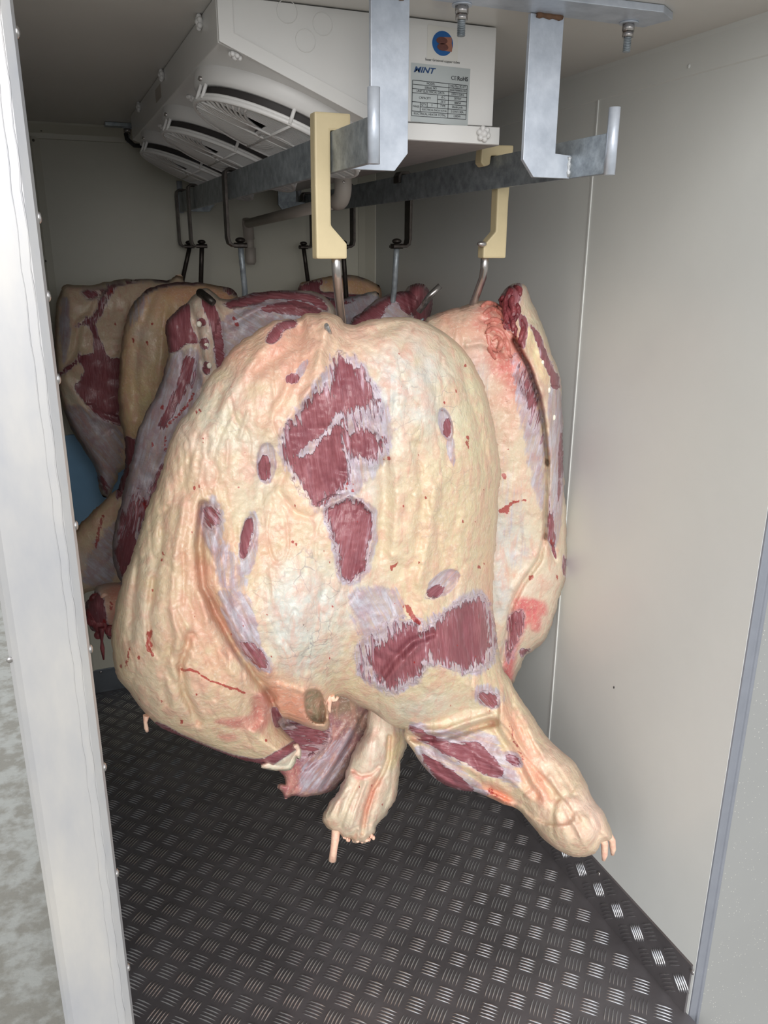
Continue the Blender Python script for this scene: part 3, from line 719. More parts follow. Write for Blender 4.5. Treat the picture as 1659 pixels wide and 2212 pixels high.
    me.polygons.add(len(faces)); me.polygons.foreach_set('loop_start', np.arange(0, faces.size, 4)); me.polygons.foreach_set('loop_total', np.full(len(faces), 4))
    me.polygons.foreach_set('use_smooth', np.ones(len(faces), bool)); me.update(calc_edges=True); me.validate()
    sel = np.concatenate([np.arange(n), np.where(~R)[0]])
    def setc(nm, A, tp='FLOAT_COLOR'):
        at2 = me.attributes.new(nm, tp, 'POINT'); at2.data.foreach_set('color' if tp == 'FLOAT_COLOR' else 'vector', A.ravel().astype(np.float32))
    tl_ = tint/255; tl_ = np.where(tl_ <= .04045, tl_/12.92, ((tl_+.055)/1.055)**2.4)
    setc('tint', np.hstack([tl_, np.ones((n, 1))])[sel]); setc('mask', mask[sel])
    W3 = world(y0+D*0); px = W3[:, 0]; pz = W3[:, 2]
    fb = np.stack([px*np.cos(ang)+pz*np.sin(ang), -px*np.sin(ang)+pz*np.cos(ang), ang], 1); setc('fib', fb[sel], 'FLOAT_VECTOR')
    if parent is None:
        o = link(name, me, 'meat'); tag(o, label, cat, group); FRONT[o.name] = (UU, VV, front[:, 1])
    else:
        o = link(name, me, 'meat', parent)
        if label: o['label'] = label
    return o
# ------------------------------------------------------------------ the beef quarters
CREAM = (208, 187, 154); PINK = (208, 152, 130); WHITE = (200, 203, 200); YEL = (206, 194, 156); GREY = (196, 190, 184); DEEP = (206, 140, 124)
GRP = 'beef quarters hanging from the rails'
main_body = [(640,690),(655,680),(668,676),(685,677),(700,674),(718,678),(735,686),(745,699),(765,701),(800,690),(850,685),(905,690),(950,712),(985,738),(1010,765),(1030,800),(1046,835),(1058,880),(1070,930),(1079,985),(1082,1020),(1077,1060),(1074,1120),(1070,1180),(1066,1240),(1065,1300),(1072,1360),(1080,1420),(1092,1460),(1100,1500),(1085,1540),(1050,1560),
 (1010,1562),(975,1575),(935,1582),(900,1578),(860,1572),(835,1560),(805,1538),(770,1522),(742,1505),(722,1515),(712,1540),(712,1566),(700,1578),(670,1572),(640,1560),(612,1552),(600,1560),(615,1580),(640,1605),(650,1622),(640,1640),(625,1662),(590,1662),(560,1650),(520,1640),(470,1622),(420,1602),(370,1582),(340,1566),(305,1530),(280,1495),(255,1465),(246,1430),(241,1380),(250,1310),(265,1250),(285,1200),(300,1150),(320,1090),(345,1030),(355,990),(368,950),(385,915),(420,870),(450,815),(475,790),(490,765),(515,742),(545,722),(575,700),(605,690)]
main_leg = [(960,1480),(1040,1440),(1088,1450),(1120,1502),(1152,1548),(1178,1588),(1208,1618),(1242,1648),(1266,1690),(1282,1728),(1302,1752),(1318,1788),(1322,1812),(1302,1820),(1290,1838),(1270,1849),(1240,1851),(1205,1836),(1172,1810),(1145,1778),(1118,1748),(1085,1736),(1060,1724),(1030,1712),(990,1706),(955,1692),(928,1670),(905,1642),(885,1612),(872,1588),(880,1560),(920,1530)]
M1 = [(735,772),(757,782),(775,800),(795,830),(808,855),(814,880),(812,905),(800,922),(824,952),(820,972),(795,995),(765,1005),(745,1040),(725,1065),(705,1082),(688,1092),(668,1070),(645,1040),(626,1005),(616,965),(620,940),(640,905),(660,875),(690,848),(712,838),(722,815),(726,788)]
M2 = [(705,1105),(725,1090),(750,1080),(777,1085),(795,1105),(802,1140),(797,1180),(787,1220),(770,1246),(750,1252),(736,1240),(733,1200),(720,1150)]
M7 = [(924,1363),(982,1318),(1035,1298),(1054,1335),(1066,1373),(1060,1402),(1034,1433),(1006,1445),(972,1437),(948,1431),(934,1418),(914,1431),(905,1455),(866,1474),(837,1486),(818,1466),(789,1455),(778,1421),(789,1388),(837,1358),(886,1345)]
def ell(cx, cy, rx, ry, rot=0, n=12):
    r = math.radians(rot); return [(cx+rx*math.cos(a)*math.cos(r)-ry*math.sin(a)*math.sin(r), cy+rx*math.cos(a)*math.sin(r)+ry*math.sin(a)*math.cos(r)) for a in [2*math.pi*k/n for k in range(n)]]
rs = random.Random(11)
spots = [(632,1170,6),(640,1178,5),(1058,778,5),(1045,800,6),(1048,820,5),(1005,790,5),(1010,945,6),(1008,955,5),(960,870,5),(905,1215,4),(845,1225,5),(1035,1225,7),(1045,1218,5),(880,1318,7),(890,1335,7),(872,1308,5),
         (700,1190,3),(712,1215,4),(750,1045,6),(762,1060,6),(748,1055,4),(840,990,5),(920,1075,4),(872,1093,4),(1058,890,4),(985,845,5),(430,1050,6),(420,1055,5),(432,885,6),(424,890,5),(320,1370,7),(327,1392,7),(318,1405,5),(352,1195,8),(350,1210,6),(300,1420,6),(262,1440,5),(392,1560,7),(350,1515,5),(330,1275,5),(500,1370,5),(525,1352,6),(560,1440,5),(540,790,3),(500,835,3),(718,1310,4),(1000,1128,4),(575,1600,4)]
for _ in range(70): spots.append((rs.uniform(270, 1060), rs.uniform(740, 1540), rs.uniform(1.6, 3.2)))
wr = []
for _ in range(70):
    x, y = rs.uniform(280, 760), rs.uniform(720, 1500)
    if (x-560)*.9 > 0 and 850 < y < 1480 and x > 600: x -= 250
    L_ = rs.uniform(40, 110); sl = -.35 if x > 420 and y < 950 else (.05 if y < 1250 else .45)
    wr.append(([(x, y), (x+sl*L_*.5+rs.uniform(-6, 6), y+L_*.5), (x+sl*L_+rs.uniform(-8, 8), y+L_)], rs.uniform(4, 8), rs.choice((-1, 1))*rs.uniform(.002, .0055)))
for _ in range(26):
    x, y = rs.uniform(1090, 1270), 0; y = 1500+(x-1090)*1.35+rs.uniform(-10, 90); L_ = rs.uniform(30, 80)
    wr.append(([(x, y), (x+L_*.55, y+L_)], rs.uniform(4, 7), rs.choice((-1, 1))*rs.uniform(.002, .004)))
main = carcass('beef_quarter', 'large cream-fatted beef quarter nearest the camera with its foreleg reaching right', 3.0, 1.376,
 [(main_body, 210, .150, .085), (main_leg, 78, .062, .045, .015)],
 base=CREAM, group=GRP, noise=.0042,
 dy=[(1350,1880,300,300,.22),(560,1560,120,90,-.01),(300,1350,120,220,.0)],
 bumps=[(650,1330,95,150,.030),(700,850,120,160,.012),(900,1000,110,260,.016),(760,1170,90,120,.010),(900,1400,120,90,.018),(560,1150,70,90,-.014),(420,1330,80,200,.018),
        (330,1300,50,160,.008),(500,1480,90,80,.016),(960,900,40,130,-.008),(1010,1100,40,200,.010),(560,860,70,80,.012),(480,950,60,80,.008),(600,1010,40,90,-.008),(1250,1760,60,60,.016),(1190,1640,40,60,.010),(960,1650,60,40,.012),(1010,1680,40,25,.010),(700,690,30,30,.012),(630,720,40,24,-.008)],
 strokes=wr+[([(440,1090),(430,1180),(440,1270),(470,1330),(510,1400),(550,1460),(590,1505)],9,-.034),([(470,1100),(460,1180),(468,1260),(500,1330),(540,1400),(580,1455)],10,.014),
          ([(600,1480),(640,1490),(680,1500)],8,.008),([(575,1495),(590,1520),(600,1550)],7,-.035),([(560,1500),(572,1530),(570,1560),(550,1580)],9,.012),
          ([(410,1370),(390,1440),(400,1500),(430,1560)],8,-.020),([(372,1380),(350,1450),(360,1520)],8,-.010),([(300,1210),(285,1300),(282,1380)],8,-.010),([(330,1250),(320,1330),(326,1400)],6,-.010),([(360,1100),(340,1200),(330,1300)],10,-.008),([(400,1080),(380,1190),(372,1300),(385,1400)],9,.008),
          ([(430,1280),(460,1380),(500,1450),(545,1500)],10,.010),
          ([(620,1000),(600,1060),(640,1110),(680,1120),(700,1100)],8,-.008),([(700,1100),(720,1086),(760,1068),(800,1100)],7,.008),([(812,900),(850,980),(860,1080),(850,1200)],12,.008),
          ([(830,1000),(826,1100),(822,1200)],12,-.009),([(940,1050),(930,1150),(905,1260)],10,.009),([(900,960),(915,1060),(900,1180)],10,-.008),
          ([(820,1468),(850,1425),(890,1385),(935,1370)],7,-.014),([(826,1480),(862,1440),(902,1398)],7,.008),
          ([(555,800),(600,770),(640,740),(650,700)],14,-.012),([(620,700),(560,760),(500,850),(450,930)],12,.008),([(700,720),(690,800),(660,860)],14,.010),([(650,720),(640,800),(600,880)],12,-.010),([(760,705),(800,720),(860,700)],12,-.008),([(960,740),(1000,800),(1030,900),(1045,1000)],14,-.008),
          ([(590,950),(640,880),(700,800)],8,.004),([(740,1510),(800,1545),(850,1572),(900,1580),(960,1578),(1010,1560),(1060,1545)],6,.012),
          ([(745,1525),(805,1560),(855,1588),(905,1596),(965,1592),(1015,1575),(1070,1560)],7,-.022),
          ([(1090,1470),(1130,1600),(1180,1700),(1240,1800)],10,-.008),([(1075,1500),(1110,1590),(1150,1690)],10,.008),([(1060,1560),(1110,1640),(1160,1720)],7,-.008),
          ([(895,1595),(960,1640),(1040,1690),(1100,1725)],8,-.010),([(890,1560),(980,1600),(1080,1660),(1140,1720)],7,.006),([(1280,1730),(1300,1790),(1280,1830)],6,-.008),
          ([(1090,1470),(1080,1560),(1100,1600)],8,.010)],
 raises=[(M1,-.004,5),(M2,-.006,4),(M7,-.004,5),(ell(962,918,14,34,-15),-.010,3),(ell(576,1000,20,42),-.007,5),(ell(958,1260,40,20,-38),-.006,4),(ell(536,1155,14,44,12),-.006,4),(ell(455,1120,22,36),-.004,5),
         ([(850,1580),(900,1586),(960,1588),(1010,1572),(1075,1556),(1140,1640),(1240,1760),(1180,1780),(1080,1720),(1000,1700),(930,1660),(880,1610)],-.012,4),
         ([(545,1655),(590,1632),(640,1603),(656,1625),(640,1650),(610,1668)],.006,3),([(700,674),(720,690),(716,704),(700,706),(690,690)],.003,4),([(660,1498),(676,1490),(694,1500),(704,1545),(696,1562),(672,1556),(660,1530)],-.06,3),([(600,1560),(560,1500),(600,1490),(640,1500),(656,1540),(700,1566),(690,1578),(640,1566)],.006,5)],
 patches=[((215,208,192),ell(560,1100,60,60),30,.4),
   ('mem',[(700,800),(770,770),(840,880),(850,960),(800,1040),(760,1080),(700,1100),(640,1040),(600,980),(640,880)],14,.75,8),
   ('mus',M1,22,1.0,8),('nomus',[(732,892),(760,880),(800,872),(812,900),(798,930),(770,940),(745,965),(735,940)],14,.62),('nomus',[(640,978),(690,940),(722,900),(735,905),(700,950),(665,985),(645,990)],6,.7),('nomus',[(745,960),(775,985),(800,1000),(770,1030),(745,1000)],12,.6),
   ('mem',[(690,1090),(750,1070),(812,1095),(816,1160),(790,1250),(735,1262),(715,1180)],8,.7,-8),('mus',M2,13,1.0,-10),
   ('mem',ell(576,1000,22,46),5,.9,5),('mus',ell(572,1010,15,30,-5),5,.85,5),
   ('mem',ell(458,1130,28,60),10,.75,10),('mus',ell(456,1118,20,26),9,.62,30),('mem',[(450,1140),(500,1180),(540,1240),(520,1285),(470,1270),(450,1200)],14,.6),
   ('mem',ell(538,1175,22,72,8),8,.8,10),('mus',[(528,1130),(545,1118),(545,1150),(538,1180),(530,1205),(518,1200),(520,1165)],4,1.0,8),
   ('mem',[(476,1275),(530,1285),(552,1335),(562,1390),(590,1440),(565,1452),(520,1410),(495,1355),(478,1310)],9,.95,25),('mus',[(520,1385),(560,1400),(580,1440),(560,1442),(530,1415)],7,.75,30),
   ('mem',ell(962,915,15,36,-14),3,1.0,10),('mus',[(958,912),(970,905),(974,930),(966,946),(958,935)],3,.9),('mem',[(965,950),(980,945),(985,985),(978,1010),(966,980)],3,.75),
   ('mem',[(770,1270),(830,1262),(870,1290),(880,1340),(840,1370),(790,1400),(765,1350),(750,1300)],14,.72,25),
   ('mem',[(770,1395),(850,1340),(930,1330),(1030,1270),(1065,1330),(1075,1400),(1055,1450),(1010,1460),(930,1440),(900,1480),(840,1500),(780,1470)],10,.8,20),('mus',M7,24,1.0,6),('nomus',[(780,1380),(850,1345),(870,1370),(810,1420),(820,1465),(780,1450)],14,.5),
   ('mem',ell(958,1260,42,24,-38),4,.9,-50),('mus',[(925,1275),(945,1262),(960,1272),(940,1292),(922,1290)],5,.9,-50),
   ('mem',ell(1055,1505,36,26,25),8,.7),('mus',ell(1056,1510,24,16,25),7,.75,40),
   (WHITE,ell(650,1335,90,130),40,.85),('vein',ell(650,1330,110,150),30,1.0),('vein',ell(930,850,90,120),30,.8),('vein',ell(950,1030,90,200),40,.5),('vein',ell(480,900,90,120),30,.4),
   ('mus',[(886,1568),(934,1590),(982,1606),(1030,1604),(1058,1628),(1086,1665),(1074,1680),(1045,1670),(1006,1650),(963,1630),(924,1606),(898,1590)],5,1.0,65),
   ('mem',[(880,1560),(960,1575),(1060,1580),(1100,1640),(1130,1690),(1100,1700),(1020,1660),(940,1630)],10,.7,65),
   ('mus',[(912,1630),(948,1645),(982,1668),(1008,1690),(1024,1710),(987,1708),(956,1696),(932,1667)],5,1.0,60),('mem',[(895,1615),(960,1630),(1020,1680),(1060,1715),(1000,1712),(930,1680)],8,.9,60),
   ('mus',ell(1108,1642,16,10,35),5,.75,60),('mem',ell(1108,1640,26,16,35),6,.8,60),
   ('blo',[(1040,1702),(1065,1700),(1090,1728),(1100,1742),(1070,1730)],8,.55),((224,120,90),[(1035,1698),(1080,1700),(1110,1745),(1060,1730)],9,.8),
   ((226,150,122),[(1085,1530),(1110,1540),(1150,1640),(1180,1720),(1160,1730),(1120,1650)],14,.8),((226,140,116),[(570,1440),(640,1480),(712,1505),(700,1565),(640,1560),(590,1520)],16,.7),
   ((190,112,106),[(549,1500),(571,1493),(588,1517),(583,1550),(562,1580),(518,1575),(484,1565),(466,1558),(510,1552),(540,1543),(545,1521)],6,.95),
   ((200,132,120),[(470,1590),(500,1586),(515,1594),(490,1602)],5,.8),((150,140,116),[(660,1498),(676,1490),(694,1500),(704,1545),(696,1562),(672,1556),(660,1530)],3,1.0),
   ('mus',[(340,1560),(400,1590),(450,1612),(500,1629),(560,1640),(600,1622),(640,1600),(646,1612),(605,1642),(565,1664),(500,1660),(450,1640),(395,1622),(340,1580)],3,1.0,70),
   ((236,230,212),[(565,1655),(592,1636),(640,1608),(652,1625),(640,1645),(612,1668)],4,1.0),
   ('mus',[(585,1530),(600,1535),(612,1560),(600,1572),(590,1555)],4,1.0),('mus',[(588,712),(600,700),(622,692),(642,692),(636,706),(615,712),(605,730),(590,742),(576,738),(580,724)],4,1.0,40),((244,226,214),ell(594,728,9,8),3,1.0),
   ('mus',ell(632,818,15,10,-10),3,1.0),('mem',[(640,800),(665,775),(660,800),(645,818)],3,1.0)],
 tints=[(740,1000,130,150,(208,200,212),.55),(870,830,80,90,(206,206,214),.7),(950,880,50,80,(210,206,212),.6),(920,1140,40,130,(214,180,150),.35),(860,1130,50,120,(208,202,170),.5),(1010,860,40,150,(212,206,168),.5),(430,900,60,60,(204,206,200),.6),(500,820,60,50,(206,204,196),.5),(560,1010,30,60,(206,200,210),.4),(630,760,90,60,(226,176,158),.7),(590,880,90,80,(222,182,162),.6),(640,1080,70,60,(232,196,164),.6),(560,760,130,70,PINK,.75),(480,900,120,90,YEL,.25),(440,1180,60,150,PINK,.75),(470,1400,110,120,PINK,.5),(330,1350,70,160,(222,196,168),.5),(780,720,160,60,(236,200,176),.6),(960,1000,70,200,YEL,.45),(880,850,90,110,WHITE,.55),(900,1120,60,150,(230,200,170),.5),
        (480,940,90,100,WHITE,.35),(600,1180,50,60,PINK,.3),(770,1300,60,60,(206,206,214),.6),(960,1480,130,60,YEL,.4),(930,1530,100,40,WHITE,.45),(1250,1760,80,90,(238,206,186),.8),(1190,1640,60,80,(234,200,180),.7),(1010,1330,40,60,(204,196,204),.5),
        (400,1010,60,90,(226,190,170),.5),(620,1420,70,60,YEL,.35),(700,1480,100,30,(230,206,168),.6),(360,1500,100,70,(214,196,168),.5),(1060,1250,16,60,(224,160,130),.6),(300,1300,40,200,(216,200,176),.6),(660,620,80,200,PINK,.3)],
 spots=[(a, b, c*.72) for a, b, c in spots],
 lines=[([(393,1447),(412,1447),(430,1455),(455,1470),(480,1480),(505,1488),(530,1497)],3.2,.9),([(880,1312),(890,1330),(905,1345)],6,1),([(1055,760),(1060,790),(1046,815)],3,.8),([(1010,940),(1010,970)],3,.7),([(550,790),(660,778)],2,.3),([(515,1240),(522,1270),(548,1262),(555,1245)],3,.35),([(505,1060),(520,1048)],3,.5),
        ([(325,1365),(318,1395),(330,1415)],5,.9),([(845,1228),(858,1214)],4,.8),([(1100,1560),(1110,1600),(1130,1640)],5,.5),([(280,1400),(272,1440)],5,.6),([(1000,700),(1010,760)],2,.3)])
def tendon(parent, pts, rad, lab=None, nm='tendon'):
    b = MB(); b.tube([at(x, y, 1, d) for x, y, d in pts], rad, 12); o = b.build(nm, 'tendon', parent)
    if lab: o['label'] = lab
    return o
M['tendon'] = newmat('tendon_white', (238, 208, 182), .4, noise=.12, nscale=60, bump=.0015, bscale=120, dark=(226, 176, 156))
M['cartilage'] = newmat('cartilage', (236, 230, 214), .35, noise=.08, nscale=70, bump=.002, bscale=90)
M['redmeat'] = newmat('raw_muscle', (150, 74, 78), .38, noise=.5, nscale=70, bump=.005, bscale=110, stretch=(1, 1, .4), dark=(96, 34, 42))
tendon(main, [(1300,1806,1.185),(1306,1822,1.18),(1306,1846,1.18),(1304,1858,1.18)], [.0085, .008, .007, .004])
tendon(main, [(1312,1800,1.20),(1322,1815,1.195),(1324,1834,1.195),(1323,1846,1.195)], [.0085, .008, .007, .004])
tendon(main, [(316,1545,1.37),(314,1560,1.37),(316,1572,1.37),(318,1580,1.37)], [.006, .0035, .004, .003], nm='fat_drip')

# right-hand quarter beside the wall
R_body = [(918,692),(940,680),(965,668),(1000,662),(1030,652),(1055,650),(1076,662),(1082,640),(1098,618),(1118,611),(1136,618),(1148,650),(1166,690),(1180,725),(1192,765),(1206,800),(1213,840),(1215,900),(1217,980),(1219,1050),(1223,1100),(1224,1180),(1224,1240),(1211,1285),(1197,1335),(1180,1378),(1152,1404),(1135,1420),(1121,1445),(1105,1478),(1080,1470),(1000,1490),(900,1500),(850,1480),(800,1465),(750,1440),(755,1400),(820,1300),(880,1150),(900,1000),(905,850),(905,740)]
R_leg = [(800,1540),(845,1560),(866,1590),(879,1614),(871,1650),(858,1700),(842,1748),(818,1788),(800,1805),(770,1819),(738,1808),(706,1790),(697,1772),(708,1740),(732,1700),(746,1660),(760,1620),(772,1585)]
R_flap = [(590,1520),(650,1500),(720,1490),(790,1520),(812,1560),(795,1592),(765,1622),(745,1660),(722,1696),(692,1714),(655,1723),(618,1718),(604,1702),(612,1682),(620,1650),(610,1600)]
lump = [(1125+rs.uniform(0, 55), 700+rs.uniform(0, 160), 9, 11, rs.uniform(.003, .008)) for _ in range(26)]
spine = [(1094,622),(1118,611),(1138,620),(1150,655),(1168,695),(1182,730),(1194,770),(1208,805),(1214,850),(1216,930),(1218,1030),(1212,1120),(1203,1174),(1190,1172),(1181,1150),(1182,1080),(1186,1000),(1180,920),(1170,860),(1150,800),(1130,760),(1118,730),(1100,715),(1090,690),(1086,650)]
right = carcass('beef_quarter', 'beef quarter against the right wall with red stained top and bony edge strip', 3.5, 1.60,
 [(R_body, 110, .105, .045)], base=(208,192,170), group=GRP, noise=.0035,
 dy=[(1200,1000,60,500,.03)],
 bumps=lump+[(1120,950,60,180,.015),(1060,720,40,50,.01),(810,1640,28,40,.012),(780,1760,40,40,.010),(1110,1080,60,80,.008),(1085,1270,30,60,.008)],
 strokes=[([(1110,735),(1140,790),(1160,850),(1174,920),(1182,1000)],4.2,-.055),([(1182,1000),(1180,1080),(1178,1160)],4,-.03),([(1178,1160),(1165,1210),(1130,1260),(1105,1310),(1095,1380),(1085,1430)],5,-.02),([(1180,1165),(1150,1215),(1110,1270)],8,.008),
          ([(1010,745),(1040,740),(1062,750),(1090,745)],7,.008),([(1055,720),(1080,740),(1095,770)],7,.008),([(1040,690),(1070,700),(1090,690)],6,-.008),([(1190,1175),(1200,1210)],5,-.014),
],
 raises=[(spine,.012,4)],
 patches=[('mem',[(1000,790),(1060,780),(1080,900),(1160,1100),(1170,1200),(1100,1280),(1070,1400),(1060,1100)],30,.35),
   ((196,204,210),ell(1100,1160,45,60),25,.6),((200,206,212),ell(1080,1280,22,60),12,.6),((212,200,196),ell(1030,800,30,60),20,.6),
   ((196,104,98),[(1045,655),(1078,665),(1095,700),(1120,740),(1150,800),(1165,870),(1150,900),(1120,860),(1090,820),(1060,790),(1050,740),(1030,690)],16,.85),('mem',[(1110,780),(1160,850),(1176,960),(1176,1100),(1150,1050),(1120,900)],16,.8,-14),('mus',[(1110,770),(1140,800),(1165,870),(1174,960),(1160,940),(1130,860)],14,.62,-14),
   ('blo',[(1070,790),(1095,800),(1110,850),(1115,900),(1090,870)],22,.42),
   ('mem',[(1185,850),(1214,860),(1218,1050),(1205,1172),(1184,1165),(1186,1000)],6,.85,-2),
   ((226,206,162),[(1125,700),(1165,720),(1190,790),(1180,830),(1160,800),(1135,750)],6,.9),
   ('mus',[(1082,650),(1098,620),(1118,612),(1128,625),(1118,660),(1108,700),(1112,715),(1102,712),(1090,700)],6,.95),('mus',[(1120,680),(1138,690),(1136,740),(1128,752),(1120,745),(1126,715)],3,1),
   ('mus',[(1144,700),(1165,722),(1180,760),(1196,800),(1205,815),(1196,822),(1180,800),(1165,755)],3,1),('mus',[(1190,805),(1206,810),(1208,835),(1200,842),(1190,830)],3,1),
   ('mus',[(1208,950),(1216,940),(1216,1010),(1206,1040)],4,.9),('mus',[(1184,1080),(1192,1100),(1200,1170),(1186,1165)],5,.8),('mus',[(1206,1000),(1212,1060),(1206,1100)],4,.8),
   ((206,112,112),[(1108,1310),(1120,1292),(1172,1300),(1180,1325),(1168,1330),(1166,1362),(1150,1360),(1140,1350),(1120,1390),(1110,1440),(1105,1475),(1085,1465),(1096,1400),(1100,1350)],5,1.0),
   ('mus',[(1100,1330),(1130,1320),(1130,1360),(1110,1395),(1098,1400)],6,.75,10),('mus',[(1122,1406),(1148,1402),(1130,1418)],3,1),('mus',[(1218,1200),(1224,1210),(1222,1240),(1216,1240)],2,1),('mus',[(1190,1176),(1196,1180),(1202,1205),(1196,1200)],2,1),
   ((224,210,196),R_leg,10,.9),((176,104,110),[(600,1500),(700,1500),(800,1520),(800,1580),(760,1620),(720,1700),(650,1730),(600,1720)],12,1.0),('mem',[(610,1560),(700,1540),(770,1560),(750,1640),(700,1716),(610,1720)],10,.65,20),('mus',[(620,1560),(690,1560),(700,1600),(680,1660),(640,1700),(612,1700),(630,1640)],14,.5,20),
   ('mus',[(1088,1400),(1095,1380),(1110,1400),(1100,1430)],8,.6)],
 tints=[(1060,720,50,60,(216,128,114),.7),(1090,850,40,90,(214,140,128),.6),(980,700,60,40,PINK,.6),(830,1600,50,60,(232,206,194),.6),(800,1740,30,60,(228,166,148),.5),(1150,1260,50,60,(222,206,190),.4),(1180,700,60,60,YEL,.4)],
 spots=[(1066,808,4),(1088,1027,6),(1145,1250,6),(1150,1245,5),(1204,1248,5),(1191,1172,5),(1060,1000,3),(1097,970,3),(1075,960,3),(815,1700,4),(790,1745,3),(1094,1105,6)],
 lines=[([(1076,1106),(1095,1095),(1108,1084),(1135,1080)],3.5,.9),([(1080,1105),(1098,1102)],4,.9),([(1100,700),(1110,735)],4,.6),([(700,1800),(760,1700)],2,.2)])
tendon(right, [(726,1790,1.49),(724,1815,1.485),(721,1835,1.48),(718,1858,1.48)], [.0105, .0095, .0085, .0095])
rq = random.Random(5)
R_leg2 = [(800,1480),(860,1480),(876,1560),(880,1606),(868,1640),(863,1684),(853,1727),(837,1752),(822,1772),(813,1785),(811,1798),(800,1808),(790,1821),(776,1820),(766,1824),(758,1812),(742,1810),(730,1796),(712,1792),(700,1780),(696,1768),(708,1738),(735,1702),(747,1671),(760,1633),(774,1603),(790,1575),(795,1530)]
leg = carcass('foreleg', 'pale skinned shank with sawn end', 2.6, 1.50, [(R_leg2, 55, .052, .04)], base=(216,200,178), noise=.003, parent=right, dy=[(760,1800,80,80,.02)],
 bumps=[(800,1622,26,40,.016),(806,1602,14,16,.004),(845,1660,14,60,.008),(750,1740,16,50,.006),(812,1760,18,30,.005)],
 strokes=[([(762,1664),(780,1674),(800,1672),(818,1656)],4,-.010),([(841,1592),(838,1640),(826,1670),(806,1704),(790,1750),(782,1800)],4.5,-.020),([(775,1690),(755,1730),(735,1785)],4,-.008),([(790,1690),(772,1740),(756,1790)],4,.007),([(820,1690),(806,1740),(796,1790)],4,-.006),
   ([(770,1795),(764,1822)],3,-.014),([(742,1800),(760,1790),(800,1780)],3,-.005),([(715,1760),(730,1730),(748,1700)],4,.006),([(850,1640),(846,1700),(830,1745)],4,-.005)],
 patches=[((206,186,130),[(842,1590),(872,1590),(862,1640),(840,1660)],8,.6),((206,128,106),[(800,1690),(815,1680),(812,1720),(796,1760),(784,1785),(784,1750)],8,.75),((220,150,136),[(758,1662),(780,1676),(806,1670),(800,1680),(770,1684)],4,.8)],
 tints=[(800,1630,30,40,(224,206,192),.7),(712,1780,18,14,(176,130,100),.5),(770,1812,30,8,(200,160,120),.5)], spots=[(803,1697,2.5),(820,1694,2),(825,1738,2),(777,1700,1.8)], lines=[([(812,1694),(806,1712)],1.8,.6)])
R_flap2 = [(590,1540),(600,1500),(650,1470),(740,1470),(810,1500),(822,1560),(795,1592),(768,1624),(752,1664),(738,1690),(712,1710),(690,1717),(655,1721),(632,1719),(617,1727),(610,1712),(600,1701),(606,1694),(616,1692),(612,1676),(600,1662),(592,1640)]
flap = carcass('neck_flap', 'mauve sheet of neck muscle', 2.8, 1.585, [(R_flap2, 45, .022, .018)], base=(158,112,118), noise=.003, parent=right,
 bumps=[(650,1590,46,30,.014),(625,1670,16,40,.008)],
 strokes=[([(790,1540),(750,1620),(700,1700)],5,-.008),([(770,1560),(725,1640),(680,1712)],5,.006),([(700,1570),(712,1595),(700,1630),(660,1660)],5,-.012),([(640,1660),(650,1690),(630,1716)],5,-.008),([(620,1570),(660,1568),(705,1566)],5,.012),([(630,1640),(690,1640),(750,1560)],4,.004)],
 patches=[('mus',[(610,1565),(700,1565),(708,1600),(680,1635),(630,1625)],18,.66,70),('mem',[(650,1650),(700,1620),(770,1560),(760,1620),(720,1700),(650,1715)],14,.62,-40),((170,96,100),[(600,1660),(640,1650),(650,1700),(620,1726),(600,1700)],10,.8),((146,122,100),[(705,1490),(760,1490),(770,1530),(720,1545)],10,.8),((118,78,86),[(730,1640),(752,1640),(740,1690),(706,1710)],6,.7)],
 tints=[(780,1560,30,40,(120,96,90),.6)])
fc = carcass('cartilage_tip', 'white gristle at the cut edge', 2.2, 1.338, [([(561,1657),(575,1646),(592,1636),(616,1622),(640,1605),(650,1616),(651,1632),(644,1642),(640,1636),(636,1650),(628,1662),(612,1665),(590,1664)], 10, .008, .006)], base=(222,216,196), noise=.0022, parent=main, strokes=[([(590,1650),(620,1640),(645,1618)],4,-.004)], tints=[(606,1650,14,6,(180,190,206),.5)])
for pts_ in ([(708,1500),(712,1516),(711,1530),(713,1538)], [(716,1502),(720,1512),(726,1512),(730,1505)], [(702,1500),(704,1512),(703,1520)]):
    tendon(main, [(x_, y_, 1.325) for x_, y_ in pts_], [.006, .0045, .0035, .003][:len(pts_)], nm='fat_drip')
tf = MB()
for k in range(30):
    u = rq.uniform(740, 808); v = 1806+10*math.sin((u-735)/24)+rq.uniform(-3, 3); p = at(u, v, 1, 1.475+rq.uniform(-.008, .006)); tf.ball(p, rq.uniform(.002, .0045), (1, 1, rq.uniform(.8, 1.8)), 7)
tf.build('cut_fringe', 'tendon', leg)
for (px, py) in ((1172, 784), (1186, 843), (1197, 902)):
    MB().ball(surf(right, px, py, .001), .005, (.8, .5, 1.3), 10).build('bone_tip', 'cartilage', right)
gp = MB()
for (x0_, y0_, x1_, y1_, r_) in ((1100,622,1092,668,.011),(1088,645,1100,700,.010),(1110,640,1104,690,.010),(1098,660,1108,716,.009),(1118,655,1112,700,.008),(1125,690,1128,748,.0085),(1090,640,1080,662,.008),(1106,700,1118,728,.006),(1112,618,1128,640,.009),(1096,690,1088,712,.006)):
    pp = [surf(right, x0_+(x1_-x0_)*t+4*math.sin(t*5+x0_), y0_+(y1_-y0_)*t, .001) for t in (0, .2, .4, .6, .8, 1)]
    gp.tube(pp, [r_*.4, r_*.7, r_*.8, r_*.6, r_*.65, r_*.25], 10)
gp.build('torn_muscle', 'redmeat', right)
M['gullet'] = newmat('coral_tissue', (202, 134, 118), .35, noise=.3, nscale=60, bump=.003, bscale=90, dark=(184, 106, 96))
gp = MB()
